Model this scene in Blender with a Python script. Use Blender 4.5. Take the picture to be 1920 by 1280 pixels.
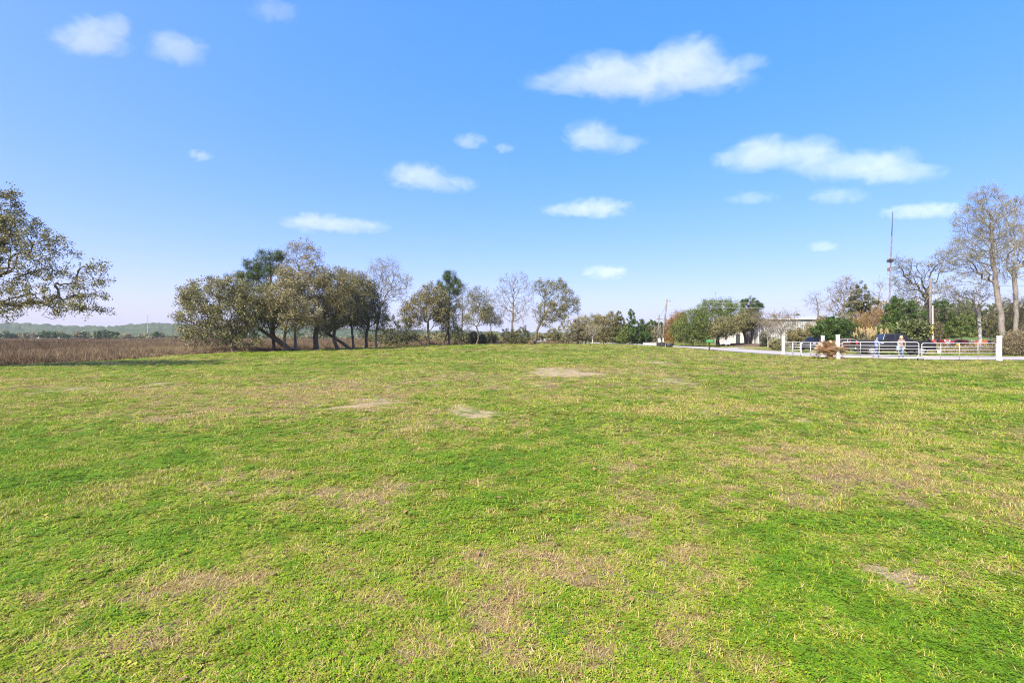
import bpy, bmesh, math, random
import numpy as np
from mathutils import Vector, Matrix
R = math.radians
sc = bpy.context.scene
for o in list(bpy.data.objects): bpy.data.objects.remove(o)
C = sc.collection

# ------------------------------------------------------------------ camera, sky, sun, exposure
CAMZ, F, HOR = 1.65, 907.0, 631.0          # eye height, focal length and horizon row of a 1920 px wide frame
cam = bpy.data.cameras.new('camera'); camo = bpy.data.objects.new('camera', cam); C.objects.link(camo)
camo.location = (0, 0, CAMZ); camo.rotation_euler = (R(90), 0, 0)
cam.sensor_width = 36; cam.lens = F / 1920 * 36; cam.shift_y = -9 / 1920
cam.clip_start = 0.05; cam.clip_end = 30000
sc.camera = camo

SUN_EL, SUN_AZ = 42.0, 219.0               # azimuth clockwise from +Y: behind and to the left of the camera
w = bpy.data.worlds.new('World'); sc.world = w; w.use_nodes = True
nt = w.node_tree; bg = nt.nodes['Background']
sky = nt.nodes.new('ShaderNodeTexSky'); sky.sky_type = 'NISHITA'; sky.sun_disc = False
sky.sun_elevation = R(SUN_EL); sky.sun_rotation = R(SUN_AZ); sky.altitude = 0
sky.air_density = 1.0; sky.dust_density = 4.0; sky.ozone_density = 2.0
gm = nt.nodes.new('ShaderNodeGamma'); gm.inputs[1].default_value = 0.325
hs = nt.nodes.new('ShaderNodeHueSaturation'); hs.inputs['Saturation'].default_value = 2.42; hs.inputs['Value'].default_value = 2.9
tint = nt.nodes.new('ShaderNodeMix'); tint.data_type = 'RGBA'; tint.blend_type = 'MULTIPLY'; tint.inputs[0].default_value = 1.0
tint.inputs[7].default_value = (.628, .612, 1.0, 1)
nt.links.new(sky.outputs[0], tint.inputs[6]); nt.links.new(tint.outputs[2], gm.inputs[0]); nt.links.new(gm.outputs[0], hs.inputs['Color'])
nt.links.new(hs.outputs[0], bg.inputs[0]); bg.inputs[1].default_value = 0.15
sd = Vector((math.sin(R(SUN_AZ)) * math.cos(R(SUN_EL)), math.cos(R(SUN_AZ)) * math.cos(R(SUN_EL)), math.sin(R(SUN_EL))))
sl = bpy.data.lights.new('sun', 'SUN'); sl.energy = 5.0; sl.angle = R(0.53); sl.color = (1.0, 0.93, 0.82)
so = bpy.data.objects.new('sun', sl); C.objects.link(so); so.location = (0, 0, 60)
so.rotation_euler = (-sd).to_track_quat('-Z', 'Y').to_euler()
sc.view_settings.view_transform = 'Standard'; sc.view_settings.look = 'None'
sc.view_settings.exposure = 1.15; sc.view_settings.gamma = 1.0; sc.view_settings.use_curve_mapping = False
sc.render.engine = 'CYCLES'
cy = sc.cycles
cy.max_bounces = 6; cy.diffuse_bounces = 3; cy.glossy_bounces = 2; cy.transmission_bounces = 4; cy.transparent_max_bounces = 6
cy.volume_bounces = 3; cy.use_denoising = True; cy.denoising_prefilter = 'NONE'; cy.use_adaptive_sampling = True; cy.adaptive_threshold = 0.012
cy.filter_width = 1.1; cy.caustics_reflective = False; cy.caustics_refractive = False

# ------------------------------------------------------------------ helpers
def at(px, py, d):                         # a point d metres ahead, seen at that place of the frame
    return Vector(((px - 960) / F * d, d, CAMZ - (py - HOR) / F * d))
def ground_pt(px, py):
    d = CAMZ * F / (py - HOR); return ((px - 960) / F * d, d)
def tag(o, label=None, cat=None, group=None, kind=None):
    if label: o['label'] = label
    if cat: o['category'] = cat
    if group: o['group'] = group
    if kind: o['kind'] = kind
    return o
def empty(name, loc, rz=0.0, label=None, cat=None, group=None):
    o = bpy.data.objects.new(name, None); C.objects.link(o); o.location = loc; o.rotation_euler = (0, 0, rz)
    o.empty_display_size = 0.3
    return tag(o, label, cat, group)
def link(name, me, mat=None, parent=None):
    o = bpy.data.objects.new(name, me); C.objects.link(o)
    if mat is not None and not me.materials: me.materials.append(mat)
    if parent is not None: o.parent = parent
    return o
def mesh_np(name, V, faces, attrs=None, smooth=False):
    """faces: int array (n,k) or list of such arrays; attrs: {name: per-vertex float array}"""
    if not isinstance(faces, (list, tuple)): faces = [faces]
    me = bpy.data.meshes.new(name)
    V = np.asarray(V, dtype=np.float32)
    me.vertices.add(len(V)); me.vertices.foreach_set('co', V.ravel())
    flat = np.concatenate([f.ravel() for f in faces]).astype(np.int32)
    tot = np.concatenate([np.full(len(f), f.shape[1], np.int32) for f in faces])
    me.loops.add(len(flat)); me.loops.foreach_set('vertex_index', flat)
    me.polygons.add(len(tot))
    me.polygons.foreach_set('loop_start', np.concatenate([[0], np.cumsum(tot)[:-1]]).astype(np.int32))
    me.polygons.foreach_set('loop_total', tot)
    if smooth: me.polygons.foreach_set('use_smooth', np.ones(len(tot), bool))
    me.update(calc_edges=True)
    for k, a in (attrs or {}).items():
        at_ = me.attributes.new(k, 'FLOAT', 'POINT'); at_.data.foreach_set('value', np.asarray(a, np.float32))
    return me

class MB:                                  # collects boxes, tubes, prisms into one bmesh
    def __init__(s): s.bm = bmesh.new()
    def box(s, c, size, rot=None, bevel=0.0):
        t = bmesh.new(); bmesh.ops.create_cube(t, size=1.0)
        bmesh.ops.scale(t, vec=size, verts=t.verts)
        if bevel: bmesh.ops.bevel(t, geom=list(t.edges), offset=bevel, segments=2, affect='EDGES', profile=0.5)
        if rot is not None: bmesh.ops.rotate(t, cent=(0, 0, 0), matrix=rot, verts=t.verts)
        bmesh.ops.translate(t, vec=c, verts=t.verts); s._add(t); return s
    def _add(s, t):
        me = bpy.data.meshes.new('tmp'); t.to_mesh(me); t.free(); s.bm.from_mesh(me); bpy.data.meshes.remove(me)
    def tube(s, pts, r, n=8, cap=True, closed=False):
        pts = [Vector(p) for p in pts]; rs = r if isinstance(r, (list, tuple)) else [r] * len(pts)
        rings = []; m = len(pts); ref = None
        for i, p in enumerate(pts):
            if closed: tg = pts[(i + 1) % m] - pts[i - 1]
            else: tg = pts[min(i + 1, m - 1)] - pts[max(i - 1, 0)]
            tg.normalize()
            if ref is None: ref = tg.orthogonal().normalized()
            ref = (ref - tg * ref.dot(tg)).normalized(); b = tg.cross(ref)
            rings.append([s.bm.verts.new(p + (ref * math.cos(a) + b * math.sin(a)) * rs[i]) for a in [2 * math.pi * k / n for k in range(n)]])
        for i in range(m if closed else m - 1):
            a, b = rings[i], rings[(i + 1) % m]
            for k in range(n): s.bm.faces.new((a[k], a[(k + 1) % n], b[(k + 1) % n], b[k]))
        if cap and not closed:
            s.bm.faces.new(rings[0][::-1]); s.bm.faces.new(rings[-1])
        return s
    def prism(s, prof, y0, y1, bevel=0.0, taper=None):   # profile in x,z extruded along y
        t = bmesh.new()
        a = [t.verts.new((x, y0, z)) for x, z in prof]; b = [t.verts.new((x, y1, z)) for x, z in prof]
        n = len(prof); t.faces.new(a[::-1]); t.faces.new(b)
        for i in range(n): t.faces.new((a[i], a[(i + 1) % n], b[(i + 1) % n], b[i]))
        if taper: taper(t)
        bmesh.ops.recalc_face_normals(t, faces=t.faces)
        if bevel: bmesh.ops.bevel(t, geom=[e for e in t.edges if len(e.link_faces) == 2 and e.calc_face_angle(0) > 0.6], offset=bevel, segments=2, affect='EDGES', profile=0.6, clamp_overlap=True)
        s._add(t); return s
    def sphere(s, c, rad, seg=12, rot=None):
        t = bmesh.new(); bmesh.ops.create_uvsphere(t, u_segments=seg, v_segments=max(6, seg * 2 // 3), radius=1.0)
        bmesh.ops.scale(t, vec=rad if hasattr(rad, '__len__') else (rad,) * 3, verts=t.verts)
        if rot is not None: bmesh.ops.rotate(t, cent=(0, 0, 0), matrix=rot, verts=t.verts)
        bmesh.ops.translate(t, vec=c, verts=t.verts); s._add(t); return s
    def quad(s, *p):
        s.bm.faces.new([s.bm.verts.new(q) for q in p]); return s
    def build(s, name, mat, parent=None, smooth=False):
        bmesh.ops.recalc_face_normals(s.bm, faces=s.bm.faces)
        me = bpy.data.meshes.new(name); s.bm.to_mesh(me); s.bm.free()
        if smooth: me.polygons.foreach_set('use_smooth', np.ones(len(me.polygons), bool))
        return link(name, me, mat, parent)

# ---- node helper
class NT:
    def __init__(s, name):
        s.m = bpy.data.materials.new(name); s.m.use_nodes = True; s.t = s.m.node_tree; s.n = s.t.nodes
        s.b = s.n['Principled BSDF']; s.out = s.n['Material Output']
    def new(s, k, **kw):
        n = s.n.new('ShaderNode' + k)
        for a, v in kw.items(): setattr(n, a, v)
        return n
    def L(s, a, b): s.t.links.new(a, b)
    def noise(s, scale, detail=4, rough=0.55, vec=None, dist=0.0):
        n = s.new('TexNoise'); n.inputs['Scale'].default_value = scale; n.inputs['Detail'].default_value = detail
        n.inputs['Roughness'].default_value = rough; n.inputs['Distortion'].default_value = dist
        if vec is not None: s.L(vec, n.inputs['Vector'])
        return n.outputs['Fac']
    def ramp(s, fac, stops):
        n = s.new('ValToRGB'); e = n.color_ramp.elements
        while len(e) < len(stops): e.new(0.5)
        for el, (p, c) in zip(e, stops):
            el.position = p; el.color = (c, c, c, 1) if not hasattr(c, '__len__') else (*c, 1)
        s.L(fac, n.inputs[0]); return n.outputs[0]
    def math(s, op, a, b=None, c=None, clamp=False):
        n = s.new('Math', operation=op, use_clamp=clamp)
        for i, v in enumerate((a, b, c)):
            if v is None: continue
            if isinstance(v, (int, float)): n.inputs[i].default_value = v
            else: s.L(v, n.inputs[i])
        return n.outputs[0]
    def mix(s, fac, a, b):
        n = s.new('Mix', data_type='RGBA')
        for i, v in ((0, fac), (6, a), (7, b)):
            if isinstance(v, (int, float)): n.inputs[i].default_value = v
            elif isinstance(v, tuple): n.inputs[i].default_value = (*v, 1)
            else: s.L(v, n.inputs[i])
        return n.outputs[2]
    def attr(s, name, kind='GEOMETRY'):
        n = s.new('Attribute', attribute_name=name, attribute_type=kind); return n.outputs['Fac']
    def coord(s, which='Object'): return s.new('TexCoord').outputs[which]
    def pos(s): return s.new('NewGeometry').outputs['Position']
    def bump(s, h, strength=0.3, dist=0.02):
        n = s.new('Bump'); n.inputs['Strength'].default_value = strength; n.inputs['Distance'].default_value = dist
        s.L(h, n.inputs['Height']); s.L(n.outputs[0], s.b.inputs['Normal'])
    def set(s, **kw):
        for k, v in kw.items(): s.b.inputs[k.replace('_', ' ')].default_value = v
        return s
def paint(name, col, rough=0.5, metal=0.0, var=0.12, scale=6.0, spec=0.5, coat=0.0):
    t = NT(name); n = t.noise(scale, 5, 0.6, t.coord())
    lo = tuple(c * (1 - var) for c in col); hi = tuple(min(1, c * (1 + var)) for c in col)
    t.L(t.ramp(n, [(0.3, lo), (0.7, hi)]), t.b.inputs['Base Color'])
    t.set(Roughness=rough, Metallic=metal); t.b.inputs['Specular IOR Level'].default_value = spec
    t.b.inputs['Coat Weight'].default_value = coat
    return t.m

# ---- numpy noise
def _h(ix, iy, s):
    n = (ix.astype(np.int64) * 374761393 + iy.astype(np.int64) * 668265263 + s * 974634777) & 0xffffffff
    n = ((n ^ (n >> 13)) * 1274126177) & 0xffffffff
    return ((n ^ (n >> 16)) & 0xffffff) / float(0xffffff)
def vnoise(x, y, s=0):
    x = np.asarray(x, float); y = np.asarray(y, float)
    ix, iy = np.floor(x), np.floor(y); fx, fy = x - ix, y - iy
    fx = fx * fx * (3 - 2 * fx); fy = fy * fy * (3 - 2 * fy)
    a = _h(ix, iy, s); b = _h(ix + 1, iy, s); c = _h(ix, iy + 1, s); d = _h(ix + 1, iy + 1, s)
    return (a * (1 - fx) + b * fx) * (1 - fy) + (c * (1 - fx) + d * fx) * fy
def fbm(x, y, s=0, o=4):
    r = 0; a = 0.5; t = 0
    for i in range(o):
        r = r + a * vnoise(x * 2 ** i + 17.3 * i, y * 2 ** i - 9.1 * i, s + i); t += a; a *= 0.55
    return r / t
def sstep(a, b, x):
    t = np.clip((x - a) / (b - a), 0, 1); return t * t * (3 - 2 * t)

# ------------------------------------------------------------------ terrain
EDGE = np.array([(-29, -60), (-29, 10), (-28.7, 27), (-27.6, 33), (-29.5, 46), (-27.0, 54), (-23.0, 66), (-14, 80), (4, 90), (13, 96), (17.5, 106), (18, 130), (6, 190), (-25, 290), (-80, 420)], float)
ROAD = np.array([(120, 38.5), (70, 37.4), (42, 37.0), (34, 37.2), (29.5, 39.2), (27.0, 43.5), (26.6, 50), (26.9, 60), (26.4, 74), (24.6, 95), (22.5, 120), (13, 170), (-10, 260), (-60, 400)], float)
def smooth_line(P, n=12):
    out = []
    for i in range(len(P) - 1):
        p0, p1, p2, p3 = P[max(i - 1, 0)], P[i], P[i + 1], P[min(i + 2, len(P) - 1)]
        for k in range(n):
            t = k / n
            out.append(0.5 * ((2 * p1) + (p2 - p0) * t + (2 * p0 - 5 * p1 + 4 * p2 - p3) * t * t + (3 * p1 - p0 - 3 * p2 + p3) * t ** 3))
    out.append(P[-1]); return np.array(out)
ROADS = smooth_line(ROAD); EDGES = smooth_line(EDGE, 4)
def seg_dist(x, y, P, signed=False):
    best = np.full(np.shape(x), 1e9); sg = np.ones(np.shape(x))
    for a, b in zip(P[:-1], P[1:]):
        d = b - a; l2 = d @ d
        t = np.clip(((x - a[0]) * d[0] + (y - a[1]) * d[1]) / l2, 0, 1)
        dist = np.hypot(x - a[0] - t * d[0], y - a[1] - t * d[1])
        m = dist < best; best = np.where(m, dist, best)
        if signed: sg = np.where(m, np.sign(d[0] * (y - a[1]) - d[1] * (x - a[0])), sg)
    return best * sg if signed else best
def height(x, y, sdm=None, rd=None):
    x = np.asarray(x, float); y = np.asarray(y, float)
    if sdm is None: sdm = seg_dist(x, y, EDGES, True)
    if rd is None: rd = seg_dist(x, y, ROADS)
    h = 0.34 * np.exp(-((x - 2) / 24) ** 2 - ((y - 82) / 30) ** 2)
    h = h + (fbm(x / 7, y / 7, 5, 3) - 0.5) * 0.10 * sstep(3, 9, rd)
    h = h - 0.42 * sstep(-1.0, 4.5, sdm)
    h = h - 0.07 * (1 - sstep(2.9, 4.6, rd))
    return h
def hz(x, y): return float(height(np.array([x]), np.array([y]))[0])

SANDS = [(1040, 697, 58, 9, 1.0), (1120, 700, 50, 5, .6), (897, 773, 30, 7, 1.0), (860, 765, 30, 8, .6), (705, 752, 50, 16, .62), (620, 768, 40, 8, .5), (655, 742, 30, 6, .5),
         (1250, 715, 42, 6, .8), (1235, 681, 40, 4, .7), (120, 733, 110, 7, .7), (300, 722, 34, 4, .6), (40, 722, 40, 4, .5), (1475, 786, 30, 5, .8), (1300, 771, 22, 4, .8), (1140, 808, 26, 4, .6),
         (1672, 1070, 46, 15, 1.3), (1900, 1120, 50, 18, .5), (790, 722, 60, 6, .45), (1560, 735, 40, 4, .4), (1780, 745, 60, 4, .5), (1870, 690, 60, 3, .45), (480, 735, 60, 5, .4)]
DRYS = [(1050, 1060, 300, 130, .20), (560, 945, 150, 32, .22), (290, 1100, 170, 36, .26), (1350, 1130, 120, 70, .22), (1560, 905, 170, 46, .20), (660, 750, 230, 40, .22), (1700, 1000, 150, 30, .2),
        (1000, 1240, 360, 60, .24), (1740, 1060, 160, 40, .12), (250, 745, 300, 26, .2), (1090, 700, 200, 22, .22), (1330, 790, 260, 30, .10), (700, 870, 120, 20, .12), (1850, 1140, 90, 60, .2),
        (140, 850, 330, 90, -.24), (980, 850, 420, 60, -.12), (1700, 1160, 200, 60, -.16), (1480, 1210, 170, 90, -.14), (60, 1080, 150, 160, -.12), (800, 680, 260, 12, -.08), (1420, 980, 200, 60, -.10), (800, 1000, 160, 60, -.1), (560, 665, 300, 10, -.06)]
def feats(x, y, L, warp):
    r = np.zeros(np.shape(x))
    wx = x + (fbm(x / 1.3, y / 1.3, 31, 3) - .5) * warp * (0.5 + y * 0.06); wy = y + (fbm(x / 1.3, y / 1.3, 47, 3) - .5) * warp * (0.5 + y * 0.12)
    for px, py, rx, ry, a in L:
        cx, cy_ = ground_pt(px, py); _, y1 = ground_pt(px, py + ry); _, y0 = ground_pt(px, max(py - ry, HOR + 6))
        r = r + a * np.exp(-((wx - cx) / (rx / F * cy_)) ** 2 - ((wy - cy_) / ((y0 - y1) / 2)) ** 2)
    return r
def fields(x, y):
    sdm = seg_dist(x, y, EDGES, True); rd = seg_dist(x, y, ROADS)
    dry = 0.385 + (fbm(x / 6.0, y / 6.0, 3, 4) - .5) * 0.50 + (fbm(x / 1.1, y / 1.1, 8, 4) - .5) * 0.62 + (fbm(x / .22, y / .22, 12, 3) - .5) * .90
    dry = dry + feats(x, y, DRYS, 1.0) + 0.07 * sstep(9, 22, y)
    fine = .5 * fbm(x / 0.6, y / 0.6, 21, 4) + .5 * fbm(x / .2, y / .2, 23, 3)
    sand = sstep(0.28, 0.62, feats(x, y, SANDS, 0.7) * (1.9 * fine))
    marsh = sstep(0.2, 2.2, sdm + (fbm(x / 2, y / 2, 61, 3) - .5) * 3.0)
    verge = 1 - sstep(3.4, 4.8, rd)
    return np.clip(dry, 0, 1), np.clip(sand, 0, 1), marsh, sdm, rd, verge

def axis(stops):
    out = [stops[0][0]]
    for (a, s0), (b, s1) in zip(stops[:-1], stops[1:]):
        while out[-1] < b:
            t = (out[-1] - a) / (b - a); out.append(out[-1] + s0 * (s1 / s0) ** t)
    return np.array(out)
xr = axis([(0, .25), (14, .36), (45, .9), (120, 6), (600, 60), (3200, 400)])
xs = np.concatenate([-xr[:0:-1], xr])
ys = np.concatenate([-axis([(2, .5), (40, 3), (300, 60)])[::-1], axis([(-1.9, .25), (14, .36), (50, .7), (125, 1.5), (300, 12), (3500, 400)])])
GX, GY = np.meshgrid(xs, ys); gx, gy = GX.ravel(), GY.ravel()
gd, gs, gmr, gsd, grd, gvg = fields(gx, gy)
gz = height(gx, gy, gsd, grd)
nx, ny = len(xs), len(ys)
ii = (np.arange(ny - 1)[:, None] * nx + np.arange(nx - 1)[None, :]).ravel()
me = mesh_np('ground', np.stack([gx, gy, gz], 1), np.stack([ii, ii + 1, ii + nx + 1, ii + nx], 1), {'dry': gd, 'sand': gs, 'marsh': gmr, 'verge': gvg}, True)

GRASS_RAMP = [(0.0, (0.108, 0.22, 0.008)), (0.26, (0.195, 0.29, 0.012)), (0.46, (0.30, 0.322, 0.022)), (0.62, (0.40, 0.34, 0.085)), (0.80, (0.48, 0.385, 0.195)), (1.0, (0.32, 0.195, 0.08))]
t = NT('lawn_ground'); P = t.pos()
n1 = t.noise(3.0, 6, .7, P); n2 = t.noise(26, 4, .7, P); n3 = t.noise(0.55, 3, .5, P)
f = t.math('ADD', t.attr('dry'), t.math('MULTIPLY', t.math('SUBTRACT', n1, .5), .55))
f = t.math('ADD', f, t.math('MULTIPLY', t.math('SUBTRACT', n2, .5), .75))
f = t.math('ADD', f, 0.06, clamp=True)
lawn = t.ramp(f, GRASS_RAMP)
dk = t.ramp(t.noise(90, 3, .7, P), [(.3, .08), (.65, .56)])
mm = t.new('Mix', data_type='RGBA', blend_type='MULTIPLY'); mm.inputs[0].default_value = 1.0; t.L(lawn, mm.inputs[6]); t.L(dk, mm.inputs[7]); lawn = mm.outputs[2]
sandc = t.ramp(n2, [(.25, (.17, .13, .07)), (.5, (.31, .245, .14)), (.8, (.43, .36, .235))])
sfac = t.math('MULTIPLY', t.attr('sand'), t.ramp(n1, [(.3, .6), (.6, 1.0)]))
col = t.mix(sfac, lawn, sandc)
col = t.mix(t.math('MULTIPLY', t.attr('verge'), t.ramp(n1, [(.35, .2), (.65, .75)])), col, sandc)
mud = t.ramp(n1, [(.3, (.055, .038, .024)), (.55, (.11, .075, .045)), (.75, (.15, .11, .065))])
col = t.mix(t.attr('marsh'), col, mud)
t.L(col, t.b.inputs['Base Color']); t.set(Roughness=.95); t.b.inputs['Specular IOR Level'].default_value = .15
t.bump(t.math('ADD', n2, t.noise(70, 3, .7, P)), .5, .03)
ground = tag(link('ground', me, t.m), kind='structure')

# ------------------------------------------------------------------ road
def ribbon(name, line, half, mat, lift, n=6, parent=None, off=0.0):
    tg = np.gradient(line, axis=0); tg /= np.linalg.norm(tg, axis=1)[:, None]; nm = np.stack([-tg[:, 1], tg[:, 0]], 1)
    us = np.linspace(-half, half, n) + off
    P = line[:, None, :] + nm[:, None, :] * us[None, :, None]
    q = P.reshape(-1, 2); z = height(q[:, 0], q[:, 1]) + lift
    m = len(line); i = (np.arange(m - 1)[:, None] * n + np.arange(n - 1)[None, :]).ravel()
    top = np.stack([q[:, 0], q[:, 1], z], 1)
    # skirts so that the slab has thickness
    V = [top]; Fs = [np.stack([i, i + 1, i + n + 1, i + n], 1)]; base = len(top)
    for k in (0, n - 1):
        e = np.arange(m) * n + k; low = top[e].copy(); low[:, 2] -= 0.16; V.append(low)
        a = np.arange(m - 1); Fs.append(np.stack([e[a], e[a + 1], base + a + 1, base + a], 1)); base += m
    return link(name, mesh_np(name, np.concatenate(V), Fs, None, False), mat, parent)
t = NT('road_concrete'); P = t.pos()
a = t.noise(0.35, 4, .6, P); b = t.noise(9, 5, .65, P); c2 = t.noise(160, 2, .6, P)
col = t.mix(t.ramp(a, [(.35, 0.0), (.65, 1.0)]), (.28, .255, .22), (.355, .33, .295))
col = t.mix(t.ramp(b, [(.45, 0.0), (.75, .5)]), col, (.30, .27, .235)); col = t.mix(t.ramp(c2, [(.4, .0), (.7, .35)]), col, (.24, .22, .2))
t.L(col, t.b.inputs['Base Color']); t.set(Roughness=.9); t.bump(c2, .3, .01)
ROADM = t.m
road = tag(ribbon('road', ROADS, 3.0, ROADM, 0.085, 8), kind='structure')
DRV = smooth_line(np.array([(28, 66), (33, 69.5), (38, 70.2), (47, 71), (60, 73)], float), 6)
drive = tag(ribbon('driveway', DRV, 1.7, ROADM, 0.05, 5), kind='structure')

# ------------------------------------------------------------------ lawn grass (stuff, scattered tufts of blades)
SRC = bpy.data.collections.new('grass_source')
def leafmat(name, stops, attr='r', inst=None, trans=.28, rough=.5, spec=.35, spread=.5, bias=0.0):
    t = NT(name); f = t.attr(attr)
    if inst: f = t.math('ADD', t.attr(inst, 'INSTANCER'), t.math('MULTIPLY', t.math('SUBTRACT', f, .5), spread), clamp=True)
    if bias: f = t.math('ADD', f, bias, clamp=True)
    col = t.ramp(f, stops)
    t.L(col, t.b.inputs['Base Color']); t.set(Roughness=rough); t.b.inputs['Specular IOR Level'].default_value = spec
    tr = t.new('BsdfTranslucent'); t.L(col, tr.inputs[0])
    mx = t.new('MixShader'); mx.inputs[0].default_value = trans
    t.L(t.b.outputs[0], mx.inputs[1]); t.L(tr.outputs[0], mx.inputs[2]); t.L(mx.outputs[0], t.out.inputs['Surface'])
    return t.m
GM = leafmat('grass_blades', GRASS_RAMP, 'r', 'dry', .18, .55, .14, .92)
FALL = leafmat('fallen_leaf', [(0, (.15, .085, .035)), (.5, (.27, .17, .07)), (1, (.38, .28, .15))], 'r', None, .15, .6, .3)
def tuft(rng, n, rad, h0, h1, w, lean, kind):
    V, Q, T, A = [], [], [], []
    for i in range(n):
        a = rng.uniform(0, 2 * math.pi); r = rad * math.sqrt(rng.random()); bx, by = r * math.cos(a), r * math.sin(a)
        yaw = rng.uniform(0, 2 * math.pi); h = rng.uniform(h0, h1); ln = h * rng.uniform(*lean); rr = rng.random()
        dx, dy = math.cos(yaw), math.sin(yaw); k = len(V)
        if kind == 'blade':
            ww = w * rng.uniform(.7, 1.3); px, py = -dy * ww, dx * ww
            mx_, my = bx + dx * ln * .4, by + dy * ln * .4; tx, ty = bx + dx * ln, by + dy * ln
            V += [(bx - px, by - py, -.004), (bx + px, by + py, -.004), (mx_ + px * .8, my + py * .8, h * .62), (mx_ - px * .8, my - py * .8, h * .62), (tx, ty, h)]
            Q.append((k, k + 1, k + 2, k + 3)); T.append((k + 3, k + 2, k + 4)); A += [rr] * 5
        else:                                 # small three-leaflet clover or broad weed leaf
            for q in range(3 if kind == 'clover' else 1):
                k = len(V); yy = yaw + q * 2.1; ex, ey = math.cos(yy), math.sin(yy); L = w * rng.uniform(.8, 1.3); tz = rng.uniform(-.25, .45) * L
                cx, cy_ = bx + ex * .15 * L, by + ey * .15 * L; wd = .42 if kind == 'clover' else .3
                V += [(cx, cy_, h), (cx + ex * L * .6 - ey * L * wd, cy_ + ey * L * .6 + ex * L * wd, h + tz * .6), (cx + ex * L, cy_ + ey * L, h + tz), (cx + ex * L * .6 + ey * L * wd, cy_ + ey * L * .6 - ex * L * wd, h + tz * .6)]
                Q.append((k, k + 1, k + 2, k + 3)); A += [rr * .6] * 4
    Fs = [np.array(Q)] + ([np.array(T)] if T else [])
    return np.array(V), Fs, np.array(A)
rg = random.Random(4)
specs = [(26, .060, .022, .055, .0017, (.3, 1.3), 'blade'), (22, .055, .028, .065, .0019, (.3, 1.2), 'blade'), (30, .070, .018, .045, .0016, (.5, 1.9), 'blade'),
         (24, .058, .012, .034, .0095, (0, 0), 'clover'), (20, .055, .010, .030, .012, (0, 0), 'clover'),
         (22, .070, .008, .030, .0016, (1.2, 3.2), 'blade'), (24, .060, .012, .040, .0014, (1.0, 2.6), 'blade'), (9, .03, .012, .035, .026, (0, 0), 'weed'), (1, .01, .03, .035, .045, (0, 0), 'weed')]
for k, s_ in enumerate(specs):
    V, Fs, A = tuft(rg, *s_); m_ = mesh_np('tuft_%02d' % k, V, Fs, {'r': A}); m_.materials.append(GM if k < 8 else FALL)
    SRC.objects.link(bpy.data.objects.new('tuft_%02d' % k, m_))

def scatter_group(name, coll):
    ng = bpy.data.node_groups.new(name, 'GeometryNodeTree')
    ng.interface.new_socket('Geometry', in_out='INPUT', socket_type='NodeSocketGeometry'); ng.interface.new_socket('Geometry', in_out='OUTPUT', socket_type='NodeSocketGeometry')
    gi = ng.nodes.new('NodeGroupInput'); go = ng.nodes.new('NodeGroupOutput')
    ci = ng.nodes.new('GeometryNodeCollectionInfo'); ci.inputs['Collection'].default_value = coll
    ci.inputs['Separate Children'].default_value = True; ci.inputs['Reset Children'].default_value = True
    ip = ng.nodes.new('GeometryNodeInstanceOnPoints'); ip.inputs['Pick Instance'].default_value = True
    def named(n, ty):
        a = ng.nodes.new('GeometryNodeInputNamedAttribute'); a.data_type = ty; a.inputs['Name'].default_value = n; return a.outputs['Attribute']
    ng.links.new(gi.outputs[0], ip.inputs['Points']); ng.links.new(ci.outputs[0], ip.inputs['Instance'])
    ng.links.new(named('pick', 'INT'), ip.inputs['Instance Index'])
    e2r = ng.nodes.new('FunctionNodeEulerToRotation'); ng.links.new(named('rot', 'FLOAT_VECTOR'), e2r.inputs[0])
    ng.links.new(e2r.outputs[0], ip.inputs['Rotation']); ng.links.new(named('scl', 'FLOAT_VECTOR'), ip.inputs['Scale'])
    ng.links.new(ip.outputs[0], go.inputs[0]); return ng
def scatter(name, pts, pick, rot, scl, extra, ng):
    me = bpy.data.meshes.new(name); me.vertices.add(len(pts)); me.vertices.foreach_set('co', np.asarray(pts, np.float32).ravel())
    a = me.attributes.new('pick', 'INT', 'POINT'); a.data.foreach_set('value', np.asarray(pick, np.int32))
    for n_, v in (('rot', rot), ('scl', scl)):
        a = me.attributes.new(n_, 'FLOAT_VECTOR', 'POINT'); a.data.foreach_set('vector', np.asarray(v, np.float32).ravel())
    for n_, v in extra.items():
        a = me.attributes.new(n_, 'FLOAT', 'POINT'); a.data.foreach_set('value', np.asarray(v, np.float32))
    o = bpy.data.objects.new(name, me); C.objects.link(o)
    md = o.modifiers.new('scatter', 'NODES'); md.node_group = ng
    return o
nr = np.random.default_rng(11)
def band(y0, y1, dens, margin):                       # points in the wedge the view can see, plus a margin either side
    n = int(dens * 1.22 * 2 * ((y1 * y1 - y0 * y0) / 2) + dens * 2 * margin * (y1 - y0))
    y = np.sqrt(nr.uniform(y0 * y0, y1 * y1, n)); hw = 1.22 * y + margin
    return nr.uniform(-1, 1, n) * hw, y
X, Y, S = [], [], []
for y0, y1, dn, s0, s1 in ((1.2, 4, 560, .75, 1.15), (4, 8, 340, .8, 1.35), (8, 15, 130, 1.0, 2.0), (15, 28, 40, 1.6, 3.0), (28, 50, 12, 2.6, 4.8), (50, 100, 3.2, 4.0, 7.0)):
    x, y = band(y0, y1, dn, 4.0); X.append(x); Y.append(y); S.append(nr.uniform(s0, s1, len(x)))
X, Y, S = map(np.concatenate, (X, Y, S))
d_, s_, m_, sdm_, rd_, _ = fields(X, Y)
keep = (m_ < .6) & (rd_ > 3.25) & (nr.random(len(X)) > s_ * .72) & (np.abs(X) < 75)
X, Y, S, d_, sdm_, rd_ = X[keep], Y[keep], S[keep], d_[keep], sdm_[keep], rd_[keep]
Z = height(X, Y, sdm_, rd_)
n = len(X); u = nr.random(n); dn = np.clip(d_ + nr.normal(0, .12, n), 0, 1)
clov = fbm(X / 1.6, Y / 1.6, 91, 3) > .40
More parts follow.
